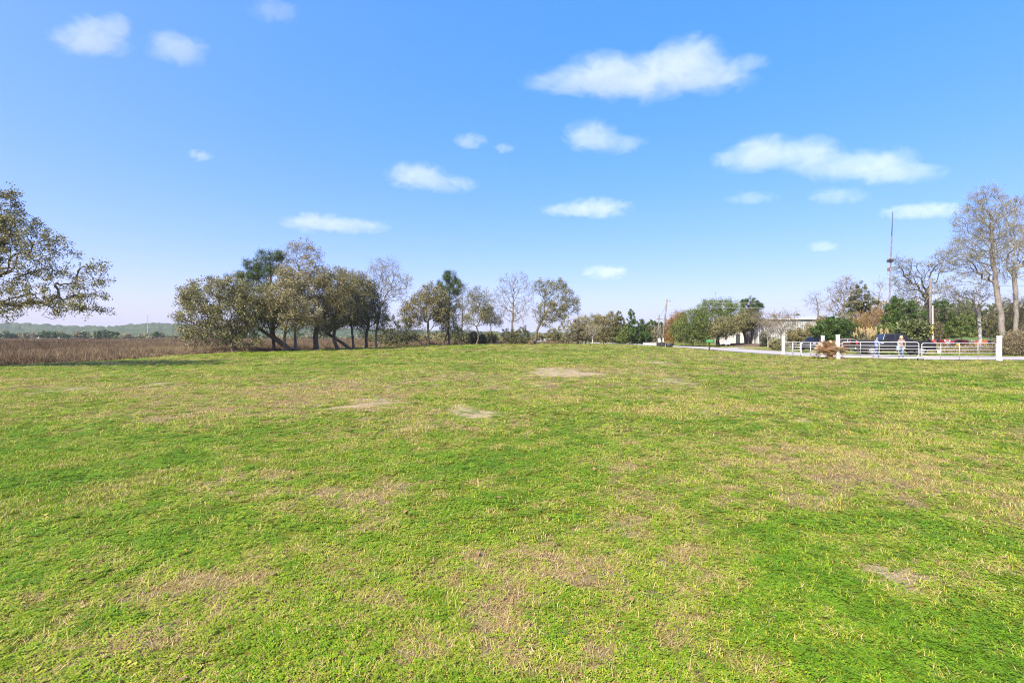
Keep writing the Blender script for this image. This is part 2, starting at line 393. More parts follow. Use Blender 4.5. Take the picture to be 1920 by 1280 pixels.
pick = np.where(dn > .68, nr.choice([5, 6, 2], n, p=[.45, .4, .15]), np.where(clov & (u < .72), nr.choice([3, 4], n), nr.choice([0, 1, 2], n)))
pick = np.where((u > .988) & (dn < .6), 7, pick); pick = np.where((u < .003) & (Y < 16), 8, pick)
hs_ = np.where(Y > 15, .34, .50) * np.where(Y > 30, .8, 1)
scl = np.stack([S, S, S * hs_ * nr.uniform(.7, 1.3, n)], 1)
rot = np.stack([nr.normal(0, .12, n), nr.normal(0, .12, n), nr.uniform(0, 6.28, n)], 1)
lawn_o = scatter('lawn_grass', np.stack([X, Y, Z], 1), pick, rot, scl, {'dry': np.clip(dn, 0, 1)}, scatter_group('scatter_grass', SRC))
tag(lawn_o, 'short mown green and straw coloured grass covering the lawn', 'grass', kind='stuff')

# ------------------------------------------------------------------ marsh reeds
RSRC = bpy.data.collections.new('reed_source')
REED = [(0, (.058, .039, .020)), (.3, (.128, .086, .045)), (.6, (.22, .155, .08)), (.85, (.33, .255, .14)), (1, (.20, .20, .06))]
RM = leafmat('reed_blades', REED, 'r', 'tone', .2, .7, .2, .55)
rg = random.Random(9)
for k, (n_, rad, h0, h1, w_) in enumerate(((46, .28, .55, 1.05, .010), (40, .30, .6, 1.2, .010), (60, .34, .4, .9, .009), (70, 1.0, .5, 1.0, .030), (70, 1.1, .6, 1.1, .034))):
    V, Fs, A = tuft(rg, n_, rad, h0, h1, w_, (.05, .5), 'blade'); m_ = mesh_np('reed_%02d' % k, V, Fs, {'r': A}); m_.materials.append(RM)
    RSRC.objects.link(bpy.data.objects.new('reed_%02d' % k, m_))
X, Y, PK, S = [], [], [], []
def addr(x0, x1, y0, y1, dens, picks, s0, s1):
    n = int((x1 - x0) * (y1 - y0) * dens); x = nr.uniform(x0, x1, n); y = nr.uniform(y0, y1, n)
    k = (x > -1.16 * y - 4)
    X.append(x[k]); Y.append(y[k]); PK.append(nr.choice(picks, n)[k]); S.append(nr.uniform(s0, s1, n)[k])
addr(-75, -24, 22, 60, 6.5, [0, 1, 2], .8, 1.15)
addr(-120, 10, 60, 115, 2.4, [0, 1, 2], 1.0, 1.4)
addr(-190, 30, 115, 180, .55, [3, 4], .95, 1.2)
addr(-330, 30, 180, 270, .28, [3, 4], 1.1, 1.5)
X, Y, PK, S = map(np.concatenate, (X, Y, PK, S))
d_, s_, m_, sdm_, rd_, _ = fields(X, Y)
k = (sdm_ > .4) & (nr.random(len(X)) < m_) & (rd_ > 6); X, Y, PK, S, sdm_, rd_ = X[k], Y[k], PK[k], S[k], sdm_[k], rd_[k]
near = sstep(1.0, 4.0, sdm_ + (fbm(X / 3, Y / 3, 33, 3) - .5) * 4)
hh = (.36 + .48 * near) * (.55 + .9 * fbm(X / 5, Y / 5, 14, 3))
tone = np.clip(.36 + (fbm(X / 14, Y / 14, 19, 4) - .5) * 1.1 + (fbm(X / 3, Y / 3, 29, 3) - .5) * .4 + (1 - near) * .16 + nr.normal(0, .07, len(X)), 0, .9)
reeds = scatter('marsh_reeds', np.stack([X, Y, height(X, Y, sdm_, rd_)], 1), PK, np.stack([nr.normal(0, .08, len(X)), nr.normal(0, .08, len(X)), nr.uniform(0, 6.28, len(X))], 1),
                np.stack([S, S, S * hh], 1), {'tone': tone}, scatter_group('scatter_reeds', RSRC))
tag(reeds, 'dry brown marsh reeds spreading beyond the left edge of the lawn', 'reeds', kind='stuff')
#__PART2__
# ------------------------------------------------------------------ trees
BARK = {}
def bark(name, lo, hi):
    if name in BARK: return BARK[name]
    t = NT('bark_' + name); P = t.coord(); mp = t.new('Mapping'); mp.inputs['Scale'].default_value = (6, 6, 1.2); t.L(P, mp.inputs[0])
    a = t.noise(2.5, 6, .65, mp.outputs[0]); t.L(t.ramp(a, [(.3, lo), (.7, hi)]), t.b.inputs['Base Color'])
    t.set(Roughness=.9); t.b.inputs['Specular IOR Level'].default_value = .2; t.bump(a, .8, .04); BARK[name] = t.m; return t.m
bark('oak', (.06, .05, .037), (.165, .14, .105)); bark('grey', (.125, .108, .085), (.29, .26, .215)); bark('pale', (.26, .23, .19), (.50, .46, .40)); bark('pine', (.07, .05, .04), (.20, .15, .115)); bark('dark', (.035, .030, .025), (.09, .075, .06))
LM = {
 'oak': leafmat('leaf_oak', [(0, (.072, .080, .024)), (.3, (.148, .150, .050)), (.6, (.235, .218, .085)), (.82, (.35, .315, .165)), (1, (.52, .47, .33))], rough=.5, spec=.22, trans=.30),
 'oakpale': leafmat('leaf_oak_pale', [(0, (.095, .094, .030)), (.3, (.20, .182, .070)), (.6, (.32, .28, .13)), (.8, (.45, .39, .23)), (1, (.57, .51, .36))], rough=.5, spec=.22, trans=.30),
 'oakbrown': leafmat('leaf_oak_brown', [(0, (.075, .074, .026)), (.35, (.160, .150, .054)), (.65, (.24, .205, .082)), (.88, (.32, .25, .115)), (1, (.46, .40, .27))], rough=.5, spec=.22, trans=.2),
 'oakdark': leafmat('leaf_oak_dark', [(0, (.040, .050, .021)), (.5, (.100, .108, .042)), (.85, (.175, .165, .075)), (1, (.32, .29, .19))], rough=.5, spec=.22, trans=.22),
 'green': leafmat('leaf_green', [(0, (0.041, 0.070, 0.014)), (.4, (0.095, 0.142, 0.027)), (.75, (0.169, 0.209, 0.046)), (.95, (0.284, 0.297, 0.095)), (1, (0.432, 0.405, 0.203))], rough=.5, spec=.22, trans=.2),
 'deep': leafmat('leaf_deep_green', [(0, (0.019, 0.046, 0.011)), (.5, (0.051, 0.097, 0.019)), (.85, (0.101, 0.162, 0.032)), (1, (0.189, 0.243, 0.068))], rough=.45, spec=.2, trans=.15),
 'pine': leafmat('leaf_pine', [(0, (0.024, 0.046, 0.016)), (.5, (0.061, 0.097, 0.027)), (.85, (0.121, 0.169, 0.046)), (1, (0.216, 0.243, 0.081))], rough=.5, spec=.2, trans=.1),
 'cedar': leafmat('leaf_cedar', [(0, (0.035, 0.049, 0.016)), (.45, (0.088, 0.101, 0.032)), (.8, (0.162, 0.142, 0.047)), (1, (0.270, 0.189, 0.081))], rough=.6, spec=.3, trans=.1),
 'spring': leafmat('leaf_thin', [(0, (.13, .14, .055)), (.5, (.26, .25, .12)), (.85, (.37, .33, .19)), (1, (.48, .42, .29))], rough=.5, spec=.2, trans=.3),
 'rust': leafmat('leaf_rust', [(0, (0.149, 0.081, 0.019)), (.5, (0.297, 0.162, 0.034)), (.85, (0.405, 0.230, 0.061)), (1, (0.338, 0.297, 0.095))], rough=.5, spec=.2, trans=.25),
 'brush': leafmat('leaf_brush', [(0, (.10, .078, .038)), (.45, (.20, .16, .080)), (.8, (.30, .245, .125)), (1, (.24, .25, .09))], rough=.6, spec=.3, trans=.2),
 'magnolia': leafmat('leaf_broad', [(0, (0.041, 0.061, 0.019)), (.5, (0.101, 0.128, 0.041)), (.85, (0.216, 0.230, 0.088)), (1, (0.405, 0.378, 0.189))], rough=.45, spec=.22, trans=.22)}

def unit(rng, n):
    v = rng.normal(size=(n, 3)); return v / np.linalg.norm(v, axis=1)[:, None]
def leaf_quads(name, c, L, W, rng, mat, parent, dirs=None, rbias=0.0, flat=.4, r=None):
    n = len(c); u = unit(rng, n) if dirs is None else dirs
    nrm = unit(rng, n); nrm[:, 2] += flat; v = np.cross(u, nrm); v /= np.linalg.norm(v, axis=1)[:, None] + 1e-9
    L = L * rng.uniform(.65, 1.3, (n, 1)); W = W * rng.uniform(.7, 1.3, (n, 1))
    V = np.stack([c - u * L, c + v * W, c + u * L, c - v * W], 1).reshape(-1, 3)
    q = np.arange(n * 4).reshape(n, 4)
    r = np.clip((rng.random(n) if r is None else r) + rbias, 0, 1)
    return link(name, mesh_np(name, V, q, {'r': np.repeat(r, 4)}), mat, parent)

def skeleton(trunk, att, rng, step=.55, alpha=.28, first=.45, back=.6):
    N = 60000; pos = np.zeros((N, 3)); par = np.full(N, -1); pl = np.zeros(N); dr = np.zeros((N, 3)); ok = np.zeros(N, bool); n = 0
    T = smooth_line(np.array(trunk, float), 6) if len(trunk) > 2 else np.linspace(trunk[0], trunk[1], 8)
    tl = len(T)
    for i, p in enumerate(T):
        pos[n] = p + (rng.normal(0, .025, 3) * (1, 1, 0) if 0 < i else 0); par[n] = n - 1; pl[n] = 0 if i == 0 else pl[n - 1] + np.linalg.norm(pos[n] - pos[n - 1])
        dr[n] = T[min(i + 1, tl - 1)] - T[max(i - 1, 0)]; dr[n] /= np.linalg.norm(dr[n]) + 1e-9; ok[n] = i >= first * (tl - 1); n += 1
    base = pl.copy(); core = pos[int(first * (tl - 1)):tl]
    order = np.argsort(np.min(np.linalg.norm(att[:, None] - core[None], axis=2), 1))
    for p in att[order]:
        dv = p - pos[:n]; d = np.linalg.norm(dv, axis=1) + 1e-6
        cosb = (dv * dr[:n]).sum(1) / d
        cost = d * (1 + back * .5 * (1 - cosb)) + alpha * pl[:n]; cost[~ok[:n]] = 1e9
        j = int(np.argmin(cost)); dd = d[j]; k = max(1, int(math.ceil(dd / step)))
        t0 = dr[j] * dd * .45; last = j
        for q in range(1, k + 1):
            s = q / k; b1 = pos[j] + t0 * s; b2 = p - (p - pos[j]) * .35 * (1 - s)
            x = b1 * (1 - s) + b2 * s
            if q == k: x = p
            else: x = x + rng.normal(0, .05 * min(dd, 1.5), 3)
            pos[n] = x; par[n] = last; e = x - pos[last]; l = np.linalg.norm(e) + 1e-9; dr[n] = e / l; pl[n] = pl[last] + l; ok[n] = True; last = n; n += 1
    return pos[:n], par[:n], dr[:n], tl

def twigs(pos, par, dr, rng, per, length):
    tips = np.setdiff1d(np.arange(len(pos)), par); P, Q, D = [pos], [par], [dr]; n = len(pos)
    src = np.repeat(tips, per); d = dr[src] * .8 + unit(rng, len(src)) * .9; d[:, 2] += .15; d /= np.linalg.norm(d, axis=1)[:, None]
    l = length * rng.uniform(.4, 1.2, (len(src), 1))
    mid = pos[src] + d * l * .5; d2 = d + unit(rng, len(src)) * .5; d2 /= np.linalg.norm(d2, axis=1)[:, None]
    end = mid + d2 * l * .5; m = len(src)
    return np.concatenate([pos, mid, end]), np.concatenate([par, src, n + np.arange(m)]), np.concatenate([dr, d, d2])

def wood(name, pos, par, dr, base_r, tip_r, mat, parent, flare=.5, minr=0.0):
    n = len(pos); kids = np.zeros(n, int); np.add.at(kids, par[par >= 0], 1)
    tips = (kids == 0); nt_ = max(2, tips.sum()); e = max(1.6, math.log(nt_) / math.log(base_r / tip_r))
    wgt = tips.astype(float)
    for i in range(n - 1, 0, -1): wgt[par[i]] += wgt[i]
    r = np.maximum(tip_r * wgt ** (1 / e), minr)
    r *= 1 + flare * np.exp(-np.maximum(pos[:, 2] - pos[0, 2], 0) / .35)
    ch = np.arange(1, n); p = par[1:]; ch = ch[p >= 0]; p = p[p >= 0]
    main = np.full(n, -1); o = np.argsort(wgt[ch], kind='stable'); main[p[o]] = ch[o]
    ed = pos[ch] - pos[p]; ln = np.linalg.norm(ed, axis=1) + 1e-9; ed /= ln[:, None]
    cont = main[p] == ch
    tp = np.where(cont[:, None], dr[p], ed); rp = np.where(cont, r[p], np.minimum(r[p], r[ch] * 1.25))
    V, Fs, off = [], [], 0
    for sides, sel in ((8, r[ch] > .09), (5, (r[ch] <= .09) & (r[ch] > .03)), (3, r[ch] <= .03)):
        if not sel.any(): continue
        m = sel.sum(); ang = 2 * math.pi * np.arange(sides) / sides
        def ring(c, tg, rad):
            ref = np.tile([0.31, 0.95, 0.05], (m, 1)); a = np.cross(tg, ref); a /= np.linalg.norm(a, axis=1)[:, None] + 1e-9; b = np.cross(tg, a)
            return c[:, None] + rad[:, None, None] * (a[:, None] * np.cos(ang)[None, :, None] + b[:, None] * np.sin(ang)[None, :, None])
        A = ring(pos[p][sel], tp[sel], rp[sel]); B = ring(pos[ch][sel], dr[ch][sel], r[ch][sel])
        V.append(np.concatenate([A, B], 1).reshape(-1, 3)); k = np.arange(sides); k2 = (k + 1) % sides
        q = np.stack([k, k2, k2 + sides, k + sides], 1)[None] + (np.arange(m) * 2 * sides)[:, None, None] + off
        Fs.append(q.reshape(-1, 4)); off += m * 2 * sides
    return link(name, mesh_np(name, np.concatenate(V), Fs, None, True), mat, parent)

def lobe_points(lobes, n, rng, shell=.45):
    vol = np.array([max(l[3] * l[4] * l[5], 1e-3) ** (.75) for l in lobes]); pr = vol / vol.sum(); idx = rng.choice(len(lobes), n, p=pr)
    L = np.array(lobes)[idx]; u = unit(rng, n); rad = rng.random(n) ** (1 / 3.0); rad = rad * (1 - shell) + shell * rad ** .4
    return L[:, :3] + u * L[:, 3:6] * rad[:, None]

STY = {  # attractor points, leaves, half length, half width, spread, leaf material, bark, twigs per tip, twig length
 'oak': dict(n=260, leaves=11000, L=.085, W=.042, sp=.50, leaf='oak', bark='oak', tw=3, tl=.8, tip=.010),
 'pine': dict(n=90, leaves=9000, L=.15, W=.016, sp=.30, leaf='pine', bark='pine', tw=1, tl=.3, tip=.012),
 'bare': dict(n=330, leaves=1600, L=.07, W=.035, sp=.30, leaf='spring', bark='grey', tw=4, tl=.9, tip=.008),
 'cedar': dict(n=160, leaves=9000, L=.11, W=.035, sp=.26, leaf='cedar', bark='oak', tw=1, tl=.4, tip=.010),
 'shrub': dict(n=110, leaves=6000, L=.085, W=.045, sp=.30, leaf='green', bark='oak', tw=1, tl=.4, tip=.008)}
CAN = {}
def tree(name, label, cat, group, d, base, lobes, style, trunk=None, br=.16, seed=1, first=.45, stems=1, dz=1.0, **kw):
    """base: foot in the frame (px) at d metres; trunk: further points of the stem; lobes: crown ellipsoids (px cx, cy, rx, ry[, depth offset m, depth radius m])"""
    S = dict(STY[style]); S.update(kw); S['n'] = int(S['n'] * 1.25); rng = np.random.default_rng(seed); k = d / F
    b = at(base, HOR, d); gz_ = hz(b.x, b.y)
    fy = HOR + (CAMZ - gz_) / k
    root = empty(name, (b.x, b.y, gz_), 0, label, cat, group)
    loc = lambda px, py, off=0.0: np.array([(px - base) * k, off, (fy - py) * k])
    LB = []
    for l in lobes:
        c = loc(l[0], l[1], l[4] if len(l) > 4 else 0); rx, rz = l[2] * k, l[3] * k; ry = l[5] if len(l) > 5 else .5 * (rx + min(rz, rx * 1.3)) * dz
        LB.append((c[0], c[1], c[2], rx, ry, rz))
    if style in ('shrub', 'cedar') or S.get('skirt'):
        lo = min(LB, key=lambda q: q[2] - q[5]); z0 = lo[2]
        if lo[2] - lo[5] > .3:
            wx_ = max(q[0] + q[3] for q in LB) - min(q[0] - q[3] for q in LB); mx0 = .5 * (max(q[0] + q[3] for q in LB) + min(q[0] - q[3] for q in LB))
            LB.append((mx0, 0, z0 * .5, wx_ * .42, wx_ * .32, z0 * .55))
    att = lobe_points(LB, S['n'], rng); att = att[att[:, 2] > .12]
    top = np.array(LB)[:, :3].mean(0)
    parts = []
    for st in range(stems):
        if stems == 1: tr = [np.array([0, 0, -.08])] + [loc(*p) for p in (trunk or [])]
        else:
            a = 2 * math.pi * st / stems + .5; o = np.array([math.cos(a), math.sin(a), 0]) * (br * 1.6 + .12)
            tr = [o * .6 + (0, 0, -.08), o * 2.2 + top * [.35, .35, .45], top * [.8, .8, .85] + o * rng.uniform(2, 4)]
        if len(tr) == 1: tr.append(top * [.9, .9, .8])
        sub = att if stems == 1 else att[np.argsort(np.linalg.norm((att - tr[-1])[:, :2], axis=1) + rng.random(len(att)))[:max(12, int(len(att) / stems * 1.25))]]
        parts.append((tr, sub))
    leafpos = []
    for q, (tr, sub) in enumerate(parts):
        pos, par, dr, tl = skeleton(tr, sub, rng, first=first, step=S.get('step', .55), alpha=S.get('alpha', .28))
        core_tips = np.setdiff1d(np.arange(len(pos)), par)
        if S['tw']: pos, par, dr = twigs(pos, par, dr, rng, S['tw'], S['tl'])
        wood('trunk', pos, par, dr, br if stems == 1 else br * .75, S['tip'], BARK[S['bark']] if isinstance(S['bark'], str) else S['bark'], root, minr=S.get('minr', 0))
        tips = np.setdiff1d(np.arange(len(pos)), par); tips = np.concatenate([tips, par[tips]]); leafpos.append(pos[tips])
    lp = np.concatenate(leafpos); nl = int(S['leaves'] * S.get('mult', {'oak': 1.35, 'shrub': 1.25, 'cedar': 1.2, 'pine': 1.1, 'bare': 1.6}[style])); S['L'] *= .95; S['W'] *= .95
    fill = S.get('fill', {'oak': 1.1, 'shrub': 2.0, 'cedar': 1.5, 'pine': .4, 'bare': 0.0}[style])
    if fill: lp = np.concatenate([lp, lobe_points(LB, int(len(lp) * fill), rng, .55)]); lp = lp[lp[:, 2] > .1]
    if nl:
        # leaves gather in clumps: some tips carry many, some few
        wt = rng.gamma(S.get('clump', 1.2), 1, len(lp)); wt /= wt.sum(); i = rng.choice(len(lp), nl, p=wt)
        tone = rng.normal(0, S.get('tonevar', .10), len(lp))[i]
        off = unit(rng, nl) * (S['sp'] * rng.random((nl, 1)) ** .6)
        if style == 'pine':
            dirs = unit(rng, nl); dirs[:, 2] += .35; dirs /= np.linalg.norm(dirs, axis=1)[:, None]
            c = lp[i] + dirs * S['L'] * .9 + rng.normal(0, .10, (nl, 3)) * S.get('puff', 1)
            leaf_quads('crown', c, S['L'], S['W'], rng, LM[S['leaf']], root, dirs, 0, 0, np.clip(rng.random(nl) * .8 + tone + .1, 0, 1))
        else:
            dirs = None
            if style == 'cedar': dirs = unit(rng, nl); dirs[:, 2] = np.abs(dirs[:, 2]) + .7; dirs /= np.linalg.norm(dirs, axis=1)[:, None]
            c = lp[i] + off; m = c[:, 2] > .05
            leaf_quads('crown', c[m], S['L'], S['W'], rng, LM[S['leaf']], root, None if dirs is None else dirs[m], 0, .4, np.clip(rng.beta(2, 2.4, nl) + tone, 0, 1)[m])
    return root

G1 = 'trees in the clump at the back left of the lawn'
tree('live_oak', 'large spreading oak reaching in from the left edge over the marsh', 'tree', None, 25, -92,
     [(-120, 470, 90, 90), (-40, 430, 60, 40), (-4, 385, 31.959999999999997, 30), (16, 420, 54.519999999999996, 16), (66, 446, 48.879999999999995, 12), (1, 458, 62.04, 14), (61, 478, 62.04, 10), (116, 470, 31.959999999999997, 9), (46, 506, 73.32, 10), (171, 503, 28.2, 11), (136, 527, 50.76, 11), (6, 535, 58.279999999999994, 12), (166, 550, 30.08, 12), (86, 560, 69.56, 13), (1, 572, 52.64, 9), (151, 578, 39.48, 11), (101, 594, 33.839999999999996, 6), (-30, 590, 40, 10), (-160, 540, 80, 50)],
     'oak', [(-95, 600), (-80, 560), (-60, 510)], .34, 3, first=.5, n=950, leaves=36000, L=.05, W=.03, sp=.24, clump=1.1, fill=.2, tip=.008, tw=3, tl=.5, tonevar=.15, step=.4, alpha=.2)
tree('live_oak', 'bushy olive oak at the left end of the clump, branches down to the ground', 'tree', G1, 52, 440,
     [(400, 560, 56, 36), (372, 590, 38, 40), (430, 545, 40, 26), (440, 590, 46, 40), (400, 624, 54, 26), (455, 634, 30, 24), (360, 560, 20, 22), (470, 575, 28, 34)], 'oak', [(436, 635), (430, 605)], .26, 4, n=330, leaves=24000, first=.2, L=.095, W=.05)
tree('pine_tree', 'dark green pine rising out of the left clump behind the bushy oak', 'tree', G1, 57, 514,
     [(503, 482, 22, 10), (480, 498, 24, 12), (512, 505, 14, 12), (465, 522, 26, 12), (490, 540, 30, 12), (455, 535, 16, 10), (520, 480, 8, 8), (430, 519, 6, 4), (470, 560, 26, 10), (495, 515, 20, 10), (478, 512, 18, 10)], 'pine', [(512, 620), (508, 540), (506, 478)], .17, 5, first=.4, leaves=24000, n=210, fill=.9, puff=1.8)
tree('live_oak', 'oak with a dark trunk curving low to the left in the clump', 'tree', G1, 55, 545,
     [(480, 585, 34, 24), (455, 600, 22, 18), (500, 600, 26, 24), (520, 580, 26, 26)], 'oak', [(530, 645), (515, 634), (495, 622), (482, 612)], .27, 6, n=150, leaves=8000, leaf='oakdark')
tree('live_oak', 'oak with pale cream tinged leaves at the front of the clump', 'tree', G1, 54, 534,
     [(530, 560, 40, 34), (510, 580, 34, 28), (560, 565, 34, 36), (545, 595, 40, 18), (545, 530, 26, 24), (580, 590, 26, 22), (550, 610, 34, 12)], 'oak', [(533, 635), (538, 608)], .14, 7, n=260, leaves=17000, leaf='oakpale', L=.09, W=.05)
tree('deciduous_tree', 'tallest half bare tree of the clump with thin grey top branches', 'tree', G1, 58, 554,
     [(560, 480, 32, 20), (545, 505, 26, 26), (580, 500, 24, 26), (560, 530, 30, 24), (590, 475, 12, 12), (565, 466, 22, 10)], 'bare', [(553, 620), (554, 570), (558, 520)], .15, 8, leaves=5200, leaf='oakpale', n=300, L=.075, W=.04)
tree('live_oak', 'oak with bronze brown upper leaves and a thick middle trunk', 'tree', G1, 58, 592,
     [(600, 520, 26, 20), (590, 550, 40, 30), (625, 545, 34, 34), (600, 580, 46, 24), (630, 575, 34, 26), (575, 600, 30, 16), (612, 606, 34, 12)], 'oak', [(592, 630), (596, 600)], .27, 9, n=300, leaves=21000, leaf='oakbrown')
tree('live_oak', 'slim leaning oak with twin stems right of the thick middle trunk', 'tree', G1, 61, 634,
     [(640, 535, 26, 22), (655, 560, 30, 30), (625, 600, 36, 16), (645, 590, 30, 18)], 'oak', [(626, 635), (630, 610)], .20, 10, n=170, leaves=9000, leaf='oak')
tree('live_oak', 'oak whose stem leans left beside two straight slim trunks', 'tree', G1, 62, 656,
     [(612, 612, 26, 10), (600, 622, 16, 8), (636, 605, 20, 12)], 'oak', [(645, 645), (628, 634), (612, 624)], .19, 11, n=80, leaves=2400, leaf='oakdark')
tree('live_oak', 'olive brown oak on two straight slim trunks in the clump', 'tree', G1, 63, 663,
     [(660, 530, 24, 24), (675, 550, 24, 30), (655, 565, 30, 28), (680, 580, 20, 20), (640, 515, 14, 10), (668, 600, 24, 12)], 'oak', [(660, 620), (656, 590)], .14, 12, n=220, leaves=14000, leaf='oakbrown')
tree('live_oak', 'dark leaved oak at the right end of the left clump', 'tree', G1, 65, 687,
     [(690, 570, 22, 34), (700, 600, 26, 22), (712, 585, 16, 20), (680, 610, 18, 18), (695, 545, 14, 16)], 'oak', [(687, 630), (692, 600)], .19, 13, n=180, leaves=11000, leaf='oakdark')
tree('deciduous_tree', 'fan shaped nearly bare tree beside the dark oak', 'tree', G1, 68, 705,
     [(725, 510, 30, 22), (745, 535, 28, 24), (705, 520, 22, 24), (725, 550, 36, 20), (765, 530, 10, 12), (720, 495, 20, 10)], 'bare', [(706, 620), (712, 580)], .16, 14, leaves=2600, n=420)
tree('evergreen_shrub', 'dark low evergreen shrub between the two clumps of trees', 'shrub', None, 74, 742,
     [(735, 612, 20, 20), (755, 620, 16, 22), (725, 628, 16, 16), (748, 635, 20, 10)], 'shrub', None, .07, 15, leaf='oakdark', leaves=7000)
G2 = 'trees in the row along the back of the lawn'
tree('live_oak', 'broad olive brown oak at the left of the back row', 'tree', G2, 78, 803,
     [(795, 575, 36, 28), (775, 590, 24, 24), (820, 570, 22, 34), (805, 555, 22, 18), (765, 600, 12, 16), (830, 595, 18, 18)], 'oak', [(803, 630), (802, 605)], .20, 16, n=260, leaves=15000, leaf='oakbrown', L=.1, W=.052)
tree('live_oak', 'low dark oak limb sprawling left from the back row', 'tree', G2, 77, 797,
     [(770, 630, 18, 8), (756, 622, 12, 8), (782, 622, 14, 8)], 'oak', [(785, 639), (770, 632), (758, 625)], .17, 17, n=60, leaves=1500, leaf='oakdark')
tree('pine_tree', 'slender pine with a rounded dark top in the back row', 'tree', G2, 82, 842,
     [(843, 520, 14, 10), (835, 535, 16, 10), (855, 535, 12, 10), (840, 550, 20, 12), (862, 545, 6, 6), (826, 540, 6, 6), (845, 570, 18, 12)], 'pine', [(841, 620), (842, 560), (843, 512)], .16, 18, first=.4, leaves=17000, n=170, L=.17, W=.02, fill=.8, puff=1.8)
tree('live_oak', 'slim oak leaning right at the foot of the slender pine', 'tree', G2, 80, 831,
     [(838, 600, 18, 22), (850, 620, 14, 12), (828, 585, 16, 20)], 'oak', [(838, 625), (842, 605)], .14, 19, n=110, leaves=4800, leaf='oak', L=.1, W=.05)
tree('deciduous_tree', 'thin half bare tree standing right of the slender pine', 'tree', G2, 82, 866,
     [(868, 560, 12, 26), (875, 580, 14, 26), (862, 590, 10, 26)], 'bare', [(866, 620), (868, 570)], .09, 20, n=200, leaves=2600, leaf='oak')
tree('deciduous_tree', 'crooked thin tree with a scrubby crown of dull green leaves', 'tree', G2, 80, 893,
     [(890, 560, 14, 22), (905, 570, 18, 24), (895, 595, 24, 16), (878, 605, 14, 12), (912, 590, 12, 16)], 'oak', [(897, 632), (893, 610)], .12, 21, n=200, leaves=7000, leaf='oak', clump=.6)
tree('deciduous_tree', 'small slim tree just left of the tall bare tree', 'tree', G2, 82, 921,
     [(918, 597, 16, 12), (930, 600, 12, 10), (912, 585, 10, 14)], 'oak', [(921, 625), (920, 605)], .08, 22, n=90, leaves=3000, leaf='oakbrown')
tree('deciduous_tree', 'tall bare grey tree with forking upright stems in the back row', 'tree', G2, 84, 957,
     [(955, 535, 20, 22), (975, 530, 18, 20), (940, 560, 14, 24), (990, 560, 12, 28), (965, 580, 26, 26), (930, 565, 8, 14)], 'bare', [(960, 620), (962, 580), (964, 540)], .20, 23, n=420, leaves=1100, first=.15, minr=.012, tip=.011, leaf='oak', bark='grey')
tree('evergreen_shrub', 'dark ivy like evergreen shrub around the foot of the tall bare tree', 'shrub', None, 82, 968,
     [(955, 630, 14, 14), (978, 628, 14, 16), (968, 636, 22, 10)], 'shrub', None, .06, 24, leaf='oakdark', leaves=6000)
tree('live_oak', 'leafy oak with a single leaning trunk at the right end of the back row', 'tree', G2, 84, 1003,
     [(1045, 560, 30, 30), (1020, 540, 20, 14), (1070, 570, 18, 20), (1035, 585, 30, 18), (1025, 600, 18, 12), (1010, 590, 12, 12), (1050, 535, 16, 10), (1055, 600, 12, 10)], 'oak', [(1007, 620), (1016, 600), (1030, 580)], .22, 25, n=280, leaves=11500, leaf='oak', clump=.6, L=.1, W=.05)
GU = 'undergrowth shrubs behind the back row of trees'
for i, (px, cy_, rx, ry, d, lf, lab) in enumerate([
    (700, 636, 16, 9, 95, 'oak', 'low olive bush behind the trunks at the right end of the left clump'), (780, 636, 22, 9, 100, 'oakbrown', 'yellowish low bush behind the sprawling dark limb'),
    (868, 630, 20, 14, 90, 'oakdark', 'dark bush under the thin half bare tree in the back row'), (893, 634, 18, 11, 88, 'oakdark', 'dark low bush at the foot of the crooked thin tree'),
    (918, 634, 14, 10, 92, 'oak', 'low bush at the foot of the small slim tree'), (1038, 628, 14, 12, 100, 'oak', 'olive bush right of the leaning oak trunk'),
    (1062, 622, 18, 22, 104, 'spring', 'pale loose bush behind the parked far car'), (1085, 620, 16, 24, 106, 'brush', 'reddish brown twiggy bush left of the rounded green trees'),
    (1000, 636, 10, 7, 110, 'oak', 'small pale bush glimpsed left of the leaning oak trunk')]):
    tree('wild_bush', lab, 'bush', GU, d, px, [(px, cy_, rx, ry), (px - rx * .5, cy_ + 4, rx * .6, ry * .7), (px + rx * .5, cy_ + 3, rx * .6, ry * .75)], 'shrub', None, .06, 40 + i, leaf=lf, leaves=4200, L=.11, W=.055)

G3 = 'trees beside the far road'
tree('deciduous_tree', 'rounded grey green tree at the left end of the far roadside trees', 'tree', G3, 108, 1098, [(1095, 612, 20, 18), (1115, 605, 14, 16), (1105, 625, 22, 14)], 'oak', [(1100, 630), (1102, 615)], .14, 60, leaf='spring', leaves=8000, L=.12, W=.06)
tree('small_tree', 'small tree with a pale forked trunk beside the far road', 'tree', G3, 100, 1111, [(1110, 622, 12, 10), (1103, 618, 8, 8), (1119, 618, 8, 8)], 'bare', [(1111, 636), (1111, 628)], .12, 61, leaf='oakbrown', leaves=1500, bark='pale', n=110)
tree('deciduous_tree', 'yellowish olive tree left of the pointed cedars', 'tree', G3, 106, 1135, [(1135, 615, 22, 16), (1125, 605, 12, 12), (1145, 602, 14, 16), (1140, 630, 24, 12)], 'oak', [(1136, 630), (1136, 615)], .14, 62, leaf='oakbrown', leaves=10000, L=.12, W=.06)
tree('cedar_tree', 'broad brown green cedar left of the tallest pointed cedar', 'tree', G3, 104, 1161, [(1161, 592, 5, 8), (1160, 605, 13, 12), (1160, 622, 20, 15), (1162, 636, 20, 8)], 'cedar', [(1161, 625), (1161, 590)], .14, 63, first=.1, L=.14, W=.05, leaves=10000)
